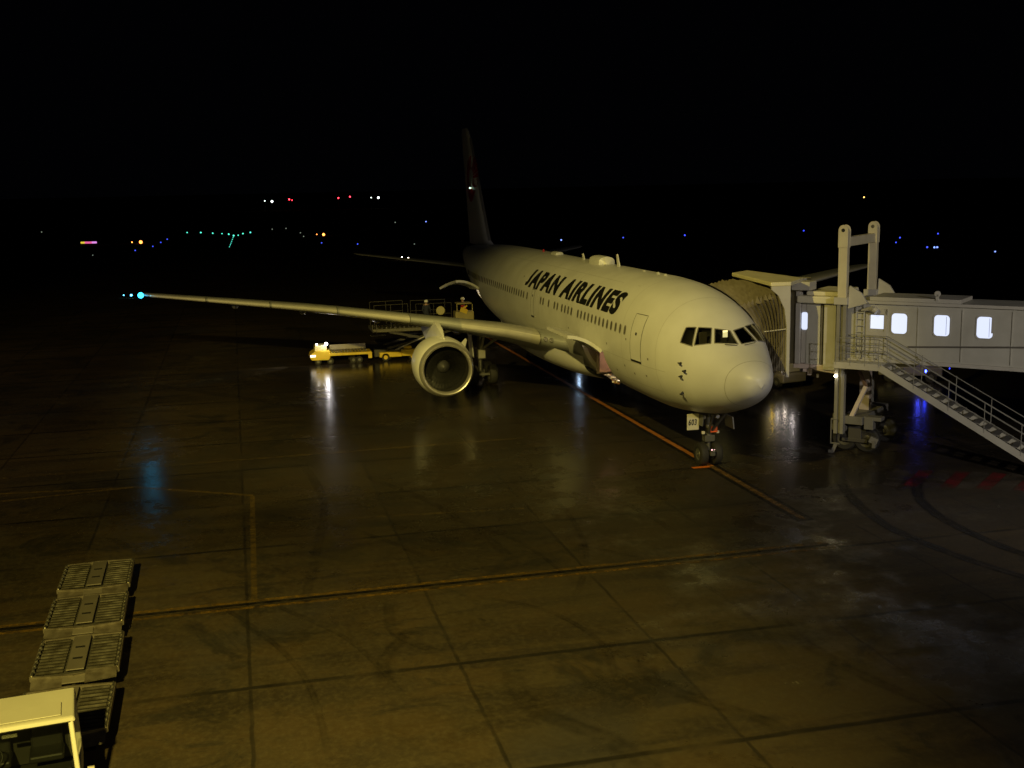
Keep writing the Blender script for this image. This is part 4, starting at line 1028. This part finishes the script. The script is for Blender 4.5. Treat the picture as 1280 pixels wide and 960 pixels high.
for i, (x, y, a) in enumerate(((-3.95, 22.68, .02), (-6.93, 22.6, .025), (-9.98, 22.45, .03), (-13.1, 22.38, .02))):
    o = proto if i == 0 else copy_tree(proto)
    o.location = (x, y, 0); o.rotation_euler = (0, 0, a); tag(o, dl[i], 'dolly', DG)
    for q, ch in enumerate(o.children):
        if ch.name.startswith('end_flap'): ch.rotation_euler = (0, (-.02, .035, -.03, .01)[(i+q) % 4], 0)
# tractor: cab seen from the front
TR = empty('towing_tractor', (-16.6, 22.62, 0), R(6.5), 'cream towing tractor cab with wide windscreen, cut off by the lower left corner', 'tow tractor')
M().box((0.2, 0, .55), (3.0, 1.9, .55)).build('chassis', DARKST, TR, bevel=.04)
M().box((-1.35, 0, .95), (1.1, 1.95, .5), tz=.94, ty=.97).build('bonnet', CREAM, TR, bevel=.06)
HX = .86; YW = 1.05
cabm = M()
# pillars (front raked), sills and roof leave real openings
for s in (1, -1):
    cabm.bar((-.82, s*(YW-.05), 1.12), (-.42, s*(YW-.12), 2.02), .10, .09, (0, s, 0)).bar((.55, s*(YW-.05), .85), (.55, s*(YW-.1), 2.02), .12, .12, (0, s, 0))
    cabm.box((-.1, s*(YW-.03), .98), (1.5, .06, .5))
cabm.box((-.86, 0, 1.02), (.14, 2*YW-.06, .34))
M().box((.56, 0, 1.42), (.06, 2*YW-.16, 1.1)).build('cab_rear_wall', DARKST, TR)
cabm.build('cab', CREAM, TR, bevel=.02)
rf = M().add([(-.50, -YW+.03, 2.02), (-.50, YW-.03, 2.02), (.72, YW-.03, 2.02), (.72, -YW+.03, 2.02),
              (-.44, -YW+.06, 2.10), (-.44, YW-.06, 2.10), (.70, YW-.06, 2.17), (.70, -YW+.06, 2.17)],
             [(3, 2, 1, 0), (4, 5, 6, 7), (0, 1, 5, 4), (1, 2, 6, 5), (2, 3, 7, 6), (3, 0, 4, 7)])
RF = rf.build('cab_roof', CREAM, TR, bevel=.025)
M().box((-.14, 0, 2.145), (.5, 1.55, .022), ry=-.06).build('roof_panel', CREAM, RF, bevel=.01)
M().add([(-.865, -YW+.14, 1.2), (-.865, YW-.14, 1.2), (-.47, YW-.2, 2.0), (-.47, -YW+.2, 2.0)], [(0, 1, 2, 3)]).build('windscreen', GLASS, TR)
M().bar((-.47, -YW+.12, 2.02), (-.47, YW-.12, 2.02), .03, .03).bar((-.87, -YW+.1, 1.195), (-.87, YW-.1, 1.195), .03, .03).build('windscreen_seal', BLACK, TR)
gr = M()
for i in range(12): gr.box((-.95, -.92+i*.06, 1.185), (.10, .03, .02))
gr.build('cowl_grille', DARKST, TR)
M().box((.15, -.45, 1.2), (.5, .6, .14)).box((.38, -.45, 1.55), (.12, .56, .65)).box((.15, .45, 1.2), (.5, .6, .14)).box((.38, .45, 1.55), (.12, .56, .65)).build('seat', mat('vinyl_black', (.03, .03, .028), .5), TR, bevel=.04)
sw = M(); ring = [(-.28+.06*math.sin(a), .45+.19*math.cos(a), 1.48+.17*math.sin(a)) for a in [2*PI*k/20 for k in range(21)]]
sw.tube(ring, .016, 6, False).tube([(-.55, .45, 1.2), (-.28, .45, 1.48)], .02, 6).build('steering_wheel', BLACK, TR)
M().box((-.62, 0, 1.22), (.3, 1.8, .1)).build('dashboard', mat('dash_grey', (.05, .05, .048), .5), TR, bevel=.02)
pl_ = M()
for y, w_ in ((.48, .10), (.30, .17), (.02, .20), (-.32, .20)): pl_.box((-.70, y, 1.278), (.035, w_, .006), rz=-.1)
pl_.build('dash_strip', mat('strip_white', (.85, .85, .95), .3), TR)  # short white strips along the dashboard
M().box((-.42, .1, 1.90), (.03, .26, .07)).build('rear_view_mirror', mat('mirror', (.7, .7, .6), .1, .9), TR, bevel=.01)
M().tube([(-.86, -YW, 1.2), (-.95, -YW-.12, 1.2)], .015, 6).box((-.96, -YW-.17, 1.16), (.06, .12, .32)).build('side_mirror', CREAM, TR, bevel=.015)
for x in (-1.15, .95):
    for s in (1, -1):
        w = M().lathe([(-.12, .18), (-.12, .34), (.12, .34), (.12, .18), (-.12, .18)], (x, s*.82, .34), 'Y', 24).build('wheel', TYRE, TR, smooth=True)
        M().lathe([(-.08, 0), (-.1, .18), (.1, .18), (.08, 0)], (x, s*.82, .34), 'Y', 16).build('rim', CREAM, w, smooth=True)
for s in (1, -1): M().lathe([(-.05, 0), (-.04, .1), (.02, .11), (.02, 0)], (-1.9, s*.7, .98), 'X', 16).build('headlight', mat('lens_clear', (.8, .8, .8), .1), TR, smooth=True)

# ------------------------------------------------------------------ high loader at the aft hold
HL = empty('cargo_loader', (39.4, 6.3, 0), 0, 'cargo high loader with raised platform and handrails beside the rear hold', 'cargo loader')
PZ = 2.12
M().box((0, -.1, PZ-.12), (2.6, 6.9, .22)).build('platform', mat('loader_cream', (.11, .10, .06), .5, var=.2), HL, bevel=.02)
M().box((0, 0.2, .52), (2.4, 6.0, .4)).box((-1.15, 2.9, .5), (.3, .8, .5)).build('chassis', DARKST, HL, bevel=.04)
for s in (-1.0, 1.0):
    M().bar((s, -2.6, .75), (s, 2.2, PZ-.25), .1, .16).bar((s, 2.4, .75), (s, -2.4, PZ-.25), .1, .16).build('scissor_arm', mat('loader_steel', (.06, .055, .04), .5, .3), HL)
rl = M()
for i in range(22): rl.tube([(-1.0, -3.3+i*.3, PZ+.02), (1.0, -3.3+i*.3, PZ+.02)], .05, 8)
rl.build('roller_deck', ROLL, HL)
for s in (-1.25, 1.25):
    h = M()
    for z in (PZ+.85, PZ+1.55): h.tube([(s, -2.0, z), (s, .4, z)], .02, 6).tube([(s, .95, z+.05), (s, 3.2, z+.02)], .02, 6)
    for y in (-2.0, -.8, .4, .95, 2.1, 3.2): h.tube([(s, y, PZ), (s, y, PZ+1.57)], .018, 6)
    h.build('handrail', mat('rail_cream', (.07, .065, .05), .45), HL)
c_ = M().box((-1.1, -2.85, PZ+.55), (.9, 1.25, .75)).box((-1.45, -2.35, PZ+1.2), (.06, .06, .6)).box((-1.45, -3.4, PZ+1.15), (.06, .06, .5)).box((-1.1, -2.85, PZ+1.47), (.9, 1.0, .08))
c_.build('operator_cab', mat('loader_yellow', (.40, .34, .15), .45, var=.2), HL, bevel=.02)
M().box((-1.52, -2.8, PZ+1.0), (.08, .5, .3), rx=.4).box((-1.50, -2.9, PZ+1.25), (.06, .3, .1), rx=-.5).build('control_panel', YEL, HL)
M().box((-1.30, 3.0, PZ-.42), (.12, 1.0, .12)).bar((-1.3, 3.35, PZ+.3), (-1.3, 3.35, PZ-.3), .05, .05).bar((-1.3, 3.1, PZ+.3), (-1.3, 3.1, PZ-.3), .05, .05).bar((-1.3, 3.4, PZ+.55), (-1.3, 2.2, PZ+.62), .05, .08).build('stair_step', mat('loader_steel', (.06, .055, .04), .5, .3), HL)
for y in (-2.2, 2.4):
    for s in (-1.05, 1.05):
        w = M().lathe([(-.15, .15), (-.15, .32), (.15, .32), (.15, .15), (-.15, .15)], (s, y, .32), 'X', 20).build('wheel', TYRE, HL, smooth=True)
M().lathe([(0, 0), (.0, .26), (.04, .30), (.07, .26), (.07, 0)], (-1.36, -1.25, PZ+1.05), 'X', 24).build('signal_disc', mat('disc_yellow', (.5, .44, .17), .5), HL, smooth=True)

# people: one continuous skinned body each
def person(name, loc, rz, joints, edges, radii, label, mats):
    root = empty(name, loc, rz, label, 'person')
    me = bpy.data.meshes.new('body'); me.from_pydata(joints, edges, []); o = bpy.data.objects.new('body', me); COL.objects.link(o)
    s = o.modifiers.new('skin', 'SKIN'); s.use_smooth_shade = True
    for v, r_ in zip(me.skin_vertices[0].data, radii): v.radius = (r_, r_)
    me.skin_vertices[0].data[0].use_root = True
    o.modifiers.new('sub', 'SUBSURF').levels = 1; o.modifiers['sub'].render_levels = 2
    me3 = bpy.data.meshes.new_from_object(o.evaluated_get((bpy.context.view_layer.update(), bpy.context.evaluated_depsgraph_get())[1])); bpy.data.objects.remove(o)
    me3.name = 'body'; me3.materials.clear()
    for m_ in mats: me3.materials.append(m_)
    for p_ in me3.polygons:
        p_.use_smooth = True; z = p_.center.z; p_.material_index = 0 if z < .90 else (1 if z < 1.43 else 2)
    b = bpy.data.objects.new('body', me3); COL.objects.link(b); b.parent = root
    return root
J = [(0, 0, .95), (0, 0, 1.18), (0, 0, 1.38), (0, 0, 1.48), (-.02, 0, 1.60), (-.02, 0, 1.70),
     (0, .17, 1.40), (-.05, .25, 1.14), (-.20, .22, .98), (-.27, .21, .95), (0, -.17, 1.40), (-.04, -.26, 1.14), (-.18, -.24, .98), (-.26, -.23, .96),
     (0, .10, .88), (-.03, .12, .50), (.02, .12, .09), (-.13, .13, .04), (0, -.10, .88), (.02, -.12, .50), (.08, -.13, .09), (-.07, -.14, .04)]
Ed = [(0, 1), (1, 2), (2, 3), (3, 4), (4, 5), (2, 6), (6, 7), (7, 8), (8, 9), (2, 10), (10, 11), (11, 12), (12, 13), (0, 14), (14, 15), (15, 16), (16, 17), (0, 18), (18, 19), (19, 20), (20, 21)]
Rd = [.15, .15, .16, .06, .10, .08, .075, .055, .042, .04, .075, .055, .042, .04, .10, .07, .05, .045, .10, .07, .05, .045]
SKIN = mat('skin', (.45, .28, .2), .6); NAVY = mat('navy_cloth', (.02, .025, .045), .85); PALE = mat('pale_cloth', (.75, .73, .68), .8); REDC = mat('red_cloth', (.5, .04, .03), .8)
HELM = mat('helmet_white', (.85, .85, .82), .3)
def helmet(root):
    M().lathe([(-.02, .155), (.0, .135), (.06, .125), (.11, .085), (.13, .01)], (-.02, 0, 1.66), 'Z', 20).build('helmet', HELM, root, smooth=True)
    M().box((-.125, 0, 1.575), (.012, .17, .03)).build('face_strap', NAVY, root)
P1 = person('person', (37.9, 6.05, PZ+.06), 0, J, Ed, Rd, 'loader operator in dark uniform and white helmet standing on the platform rail side', [NAVY, NAVY, SKIN]); helmet(P1)
P2 = person('person', (38.6, 3.45, PZ+.06), R(70), J, Ed, Rd, 'ground handler in red jacket and pale trousers standing at the rear hold door', [PALE, REDC, SKIN]); helmet(P2)

# yellow transporter left of the engine
YT = empty('cargo_transporter', (38.3, 11.6, 0), 0, 'low yellow cargo transporter with lit cab lamp left of the engine', 'transporter')
M().prism([(2.15, .32), (1.05, .30), (.95, .48), (.95, .92), (1.9, .92), (2.2, .74), (2.28, .5)], 'X', -.75, .75).build('front_body', YEL, YT, bevel=.04)
M().prism([(1.95, .92), (1.15, .92), (1.15, 1.28), (1.9, 1.26)], 'X', -.5, .5).build('cab', mat('transporter_cream', (.72, .66, .36), .45), YT, bevel=.03)
M().box((-.1, -.35, .66), (1.5, 2.7, .16)).box((-.76, -1.65, .5), (.12, .25, .4)).box((-.1, -1.65, .6), (1.3, .2, .3)).build('flat_bed', YEL, YT, bevel=.02)
rl = M()
for i in range(12): rl.tube([(-.7, .8-i*.2, .82), (.6, .8-i*.2, .82)], .05, 8)
rl.build('bed_roller', ROLL, YT)
M().box((.5, -.3, .98), (.06, 2.4, .34)).build('back_guide', mat('guide_grey', (.30, .27, .2), .5), YT)
for y in (1.75, .95, -.55, -.95):
    for s in (-.55, .55):
        w = M().lathe([(-.1, .1), (-.1, .22), (.1, .22), (.1, .1), (-.1, .1)], (s, y, .22), 'X', 18).build('wheel', TYRE, YT, smooth=True)
        M().lathe([(-.105, 0), (-.105, .1)], (s, y, .22), 'X', 12).build('hub', STEEL, w)
M().lathe([(-.06, .02), (-.03, .1), (.03, .1), (.06, .02)], (-.62, 1.18, 1.36), 'X', 14).build('work_lamp', emi('work_lamp_white', (1, .95, 1), 14), YT, smooth=True)
M().lathe([(-.05, .01), (-.02, .055), (.02, .055), (.05, .01)], (-.5, 1.78, 1.36), 'X', 12).build('work_lamp', emi('work_lamp_dim', (1, .95, 1), 18), YT, smooth=True)
M().box((-.77, 2.08, .62), (.05, .34, .12)).build('headlight', emi('headlamp_soft', (.95, .95, 1), 2.0), YT)
pointlight('work_lamp', (37.3, 12.8, 1.5), 25, (1, .95, .95), .08)
spot('transporter_headlamp', (38.2, 14.1, .7), (33, 24, 0), 260, 50, .7, (1, .93, .85), .05)

# tow bar train between transporter and loader
TB = empty('baggage_tug', (38.3, 8.0, 0), 0, 'low yellow tug with rails parked between transporter and loader', 'tug')
M().box((0, .55, .42), (1.2, 1.5, .34)).box((-.2, -.7, .5), (1.0, 1.0, .42)).box((0, -1.7, .5), (.9, .7, .34)).build('body', YEL, TB, bevel=.05)
M().box((-.1, -.65, .82), (.5, .5, .2)).build('seat', YEL, TB, bevel=.04)
M().bar((-.4, .2, .7), (-.4, -2.4, 1.75), .05, .07).bar((.4, .2, .6), (.4, -2.3, 1.5), .05, .07).build('conveyor_rail', BRIDGEL, TB)
for y in (.9, -.9, -1.7):
    for s in (-.5, .5):
        w = M().lathe([(-.1, .1), (-.1, .26), (.1, .26), (.1, .1), (-.1, .1)], (s, y, .26), 'X', 18).build('wheel', TYRE, TB, smooth=True)
        M().lathe([(-.11, 0), (-.11, .14)], (s, y, .26), 'X', 12).build('hub', YEL, w)

# service vehicles beyond the nose and under the bridge
def service_truck(name, loc, rz, label, col, lamps):
    t = empty(name, loc, rz, label, 'service vehicle')
    M().box((0, 0, .62), (3.4, 1.6, .5)).build('body', col, t, bevel=.06)
    M().prism([(-1.5, .86), (-.3, .86), (-.3, 1.6), (-1.15, 1.6)], 'Y', -.74, .74).build('cab', col, t, bevel=.05)
    M().add([(-1.53, -.6, .95), (-1.53, .6, .95), (-1.20, .6, 1.52), (-1.20, -.6, 1.52)], [(0, 1, 2, 3)]).build('windscreen', WINDK, t)
    for x in (-1.1, 1.1):
        for s in (-.72, .72):
            w = M().lathe([(-.1, .15), (-.1, .32), (.1, .32), (.1, .15), (-.1, .15)], (x, s, .32), 'Y', 20).build('wheel', TYRE, t, smooth=True)
            M().lathe([(-.08, 0), (-.08, .15), (.08, .15), (.08, 0)], (x, s, .32), 'Y', 12).build('rim', STEEL, w)
    inv = (Matrix.Translation(Vector(loc)) @ Matrix.Rotation(rz, 4, 'Z')).inverted()
    for (p_, r_, m_) in lamps:
        p_ = inv @ at_depth(*p_); M().lathe([(-r_*.6, .01), (-r_*.3, r_*.9), (.0, r_), (r_*.3, r_*.9), (r_*.6, .01)], p_, 'X', 12).build('lamp', m_, t, smooth=True)
    return t
HEADW = emi('headlamp_white', (1, .86, .74), 12); HEADY = emi('marker_yellow', (1, .68, .03), 40); BLUE = emi('beacon_blue', (.03, .05, 1), 22)
service_truck('service_truck', (20.8, -10.9, 0), R(12), 'dark service truck with bright headlamps beyond the nose', mat('truck_dark', (.10, .09, .08), .4),
              [((972.8, 460, 62), .11, HEADW), ((963, 461, 62), .05, emi('lamp_small', (1, .88, .8), 10)), ((966, 457, 62.3), .05, HEADY), ((992, 450, 62), .10, emi('lamp_rear_white', (1, .9, .85), 22))])
service_truck('service_truck', (19.6, -18.6, 0), R(60), 'dark service truck with blue beacon parked under the bridge tunnel', mat('truck_grey', (.20, .19, .17), .5),
              [((1157.3, 464, 62.5), .09, BLUE), ((1187, 460.5, 63.5), .05, emi('beacon_dim', (.03, .05, 1), 3))])
pointlight('truck_lamp', (18.6, -10.4, 1.3), 6, (1, .85, .7), .08)
pointlight('beacon_lamp', (17.6, -17.9, 1.2), 7, (.05, .07, 1), .08)
# lamp cart on the far side of the belly, seen in the wet concrete
LCt = empty('lamp_cart', (31.5, -2.6, 0), 0, 'small ground power cart with bluish lamp on the far side of the belly', 'cart')
M().box((0, 0, .55), (1.2, .8, .6)).build('body', mat('cart_grey', (.3, .3, .3), .5), LCt, bevel=.04)
M().tube([(0, 0, .85), (0, 0, 1.05)], .03, 8).build('lamp_post', STEEL, LCt)
M().lathe([(-.05, .02), (0, .08), (.05, .02)], (-.05, 0, 1.1), 'X', 12).build('lamp', emi('cart_lamp', (.55, .75, 1), 35), LCt, smooth=True)
for x in (-.4, .4): M().lathe([(-.45, .0), (-.45, .16), (.45, .16), (.45, 0)], (x, 0, .16), 'Y', 14).build('wheel', TYRE, LCt)

# ------------------------------------------------------------------ distant airfield lights
LM = {'green': ((.10, .85, .62), 1.6), 'white': ((.85, 1, .92), 4), 'orange': ((1, .28, .05), 5), 'blue': ((.05, .08, 1), 2.2), 'dblue': ((.05, .08, .7), 2.0), 'red': ((1, .03, .05), 9), 'dim': ((.5, .6, .45), .5), 'warm': ((1, .85, .62), 14), 'cyan': ((.1, .6, 1), 10), 'amber': ((1, .6, .15), 3), 'pblue': ((.22, .34, 1), 2.2)}
_proto = {}
def airfield_light(px, py, col, size, label, group, mast=None):
    c, s_ = LM[col]
    if mast: P_ = at_depth(px, py, mast); D = mast
    else: P_ = ground_at(px, py); D = (P_-CP).dot(fw)
    k = D/FOC*size*.5
    if (col, bool(mast)) not in _proto:
        e = M().lathe([(-1, .05), (-.7, .7), (0, 1), (.7, .7), (1, .05)], (0, 0, 0), 'Z', 12); me_ = e.build('t', emi('airfield_'+col, c, s_))
        ms = me_.data; bpy.data.objects.remove(me_); b_ = M().lathe([(-3.5, .22), (-1.0, .22), (-.95, .55), (-.8, .55)], (0, 0, 0), 'Z', 10).build('t', DARKST); mb_ = b_.data; bpy.data.objects.remove(b_)
        _proto[(col, bool(mast))] = (ms, mb_)
    ms, mb_ = _proto[(col, bool(mast))]
    root = empty('airfield_light', (P_.x, P_.y, 0), 0, label, 'airfield light', group)
    l = bpy.data.objects.new('lens', ms); COL.objects.link(l); l.parent = root; l.location = (0, 0, P_.z); l.scale = (k, k, k)
    if mast and P_.z > 1:
        pt = M().tube([(0, 0, 0), (0, 0, P_.z-k*.8)], .12, 6).build('mast', DARKST, root)
    else:
        b_ = bpy.data.objects.new('base', mb_); COL.objects.link(b_); b_.parent = root; b_.location = (0, 0, P_.z); b_.scale = (k, k, P_.z/3.5)
    return root
G1 = 'green lights along the distant row'
for q in ((234, 290.7, 1.6), (251, 290.7, 2.0), (266, 291.5, 1.8), (277.5, 292, 1.3), (286, 292.7, 1.9), (297.7, 294, 1.5), (303.7, 292, 1.8), (313, 290.5, 1.9), (292, 294.5, 2.2)):
    airfield_light(q[0], q[1], 'green', q[2]*1.05, 'small green light in the distant row at the upper left', G1)
for q in ((291.3, 297), (290.5, 299.3), (289.6, 301.7), (288.8, 304), (287.8, 306), (286.8, 308.5)):
    airfield_light(q[0], q[1], 'green', 1.05, 'small green light in the short stem below the distant green row', 'green lights of the short stem')
airfield_light(176, 302.6, 'orange', 4.2, 'bright orange light beside a small one, left of the green row', None)
airfield_light(165, 302.8, 'orange', 1.6, 'tiny orange light left of the bright orange one', None)
airfield_light(404.5, 293.2, 'orange', 3.4, 'bright orange light right of the green row', None)
airfield_light(396, 293, 'orange', 1.3, 'tiny orange light just left of the right-hand orange light', None)
for q in ((340, 251.8, 'white', 3.0, 'bright white light near the horizon left of two red ones'), (331, 251.2, 'white', 1.4, 'small white light beside the left horizon light'),
          (361.5, 249.2, 'red', 2.0, 'red light near the horizon right of the bright white one'), (365, 250.3, 'red', 1.2, 'tiny red light beside the left red horizon light'),
          (423, 247.5, 'red', 1.9, 'left red light of the horizon pair below the fin'), (437.5, 246, 'red', 1.9, 'right red light of the horizon pair'),
          (473, 247, 'white', 3.0, 'bright white light at the right end of the horizon lights'), (464, 247, 'white', 1.4, 'small white light left of the right horizon light'),
          (1080, 246.5, 'amber', 1.9, 'small amber light above the boarding bridge lift frame')):
    airfield_light(q[0], q[1], q[2], q[3], q[4], 'mast lights near the horizon', mast=620)
pp = CP+(at_depth(587.3, 235, 1)-CP)*((.42-CP.y)/(at_depth(587.3, 235, 1)-CP).y)
M().lathe([(-.07, .01), (0, .07), (.07, .01)], pp, 'X', 10).bar(pp, (pp.x+.3, 0, pp.z), .05, .05).build('fin_light', emi('fin_light_glow', (.6, 1, .7), 2.0), FIN)
for q in ((502.5, 322, 'warm', 2.3, 'left of two warm white lights above the wing'), (510.3, 323, 'warm', 2.6, 'right of two warm white lights above the wing')):
    airfield_light(*q, 'pair of warm lights behind the tailplane')
for q in ((169, 313), (191, 308), (201, 303), (209, 299), (402, 303.5), (447, 305)): airfield_light(q[0], q[1], 'dblue', 1.6, 'dim blue taxiway light in the dark field at the upper left', 'dim blue taxiway lights')
for q in ((379.5, 295.5), (375.5, 291), (340.3, 286.5), (357.5, 285.5), (494, 278), (518, 305), (52, 290), (116, 319)): airfield_light(q[0], q[1], 'dim', 1.3, 'faint pale light in the dark field at the upper left', 'faint pale field lights')
airfield_light(532.5, 277, 'pblue', 1.5, 'pale blue light left of the tail fin', None)
airfield_light(701.5, 300, 'pblue', 2.0, 'pale blue light above the fuselage roof', None)
airfield_light(779, 297, 'dblue', 1.8, 'dim blue light above the fuselage right of the pale blue one', None)
airfield_light(856, 294, 'blue', 2.0, 'blue light above the nose of the aircraft', None)
airfield_light(1004.6, 288.3, 'blue', 1.7, 'blue light left of the bridge lift frame', None)
airfield_light(1125, 297, 'blue', 1.9, 'blue light just right of the bridge lift frame', None); airfield_light(1120, 303, 'dblue', 1.8, 'dim blue light just right of the lift frame', None)
airfield_light(1172.5, 292, 'blue', 1.8, 'small blue light above the bright blue one', None); airfield_light(1159, 309, 'dblue', 2.4, 'dim blue light left of the bright blue one', None)
airfield_light(1168, 309.2, 'pblue', 2.4, 'left half of the bright blue light above the tunnel roof', None); airfield_light(1171.5, 309, 'pblue', 2.4, 'right half of the bright blue light above the tunnel roof', None)
airfield_light(1244, 314.5, 'pblue', 2.0, 'pale blue light at the far right above the tunnel roof', None)
airfield_light(164, 369, 'cyan', 2.6, 'small cyan light just left of the wing tip lamp', None); airfield_light(154.5, 369, 'cyan', 1.3, 'tiny cyan light furthest left of the wing tip lamp', None)
# distant illuminated sign
Pc = ground_at(111, 304.5); D = (Pc-CP).dot(fw); SGN = empty('guidance_sign', (Pc.x, Pc.y, 0), YAW, 'distant lit guidance sign glowing yellow and pink at the upper left', 'sign')
kk = D/FOC
for i, (w_, c_) in enumerate(((5, ((.75, .55, .04), 1.0)), (9, ((.8, .12, .35), 1.0)), (6, ((.75, .28, .8), 1.0)))):
    x0 = sum((5, 9, 6)[:i])-10; M().box((0, -(x0+w_/2)*kk, .35+1.3*kk), (.15, w_*kk*.97, 2.4*kk)).build('sign_panel', emi('sign_glow_%d' % i, *c_), SGN)
M().box((.1, 0, .2), (.2, 20*kk, .4)).build('sign_base', DARKST, SGN)
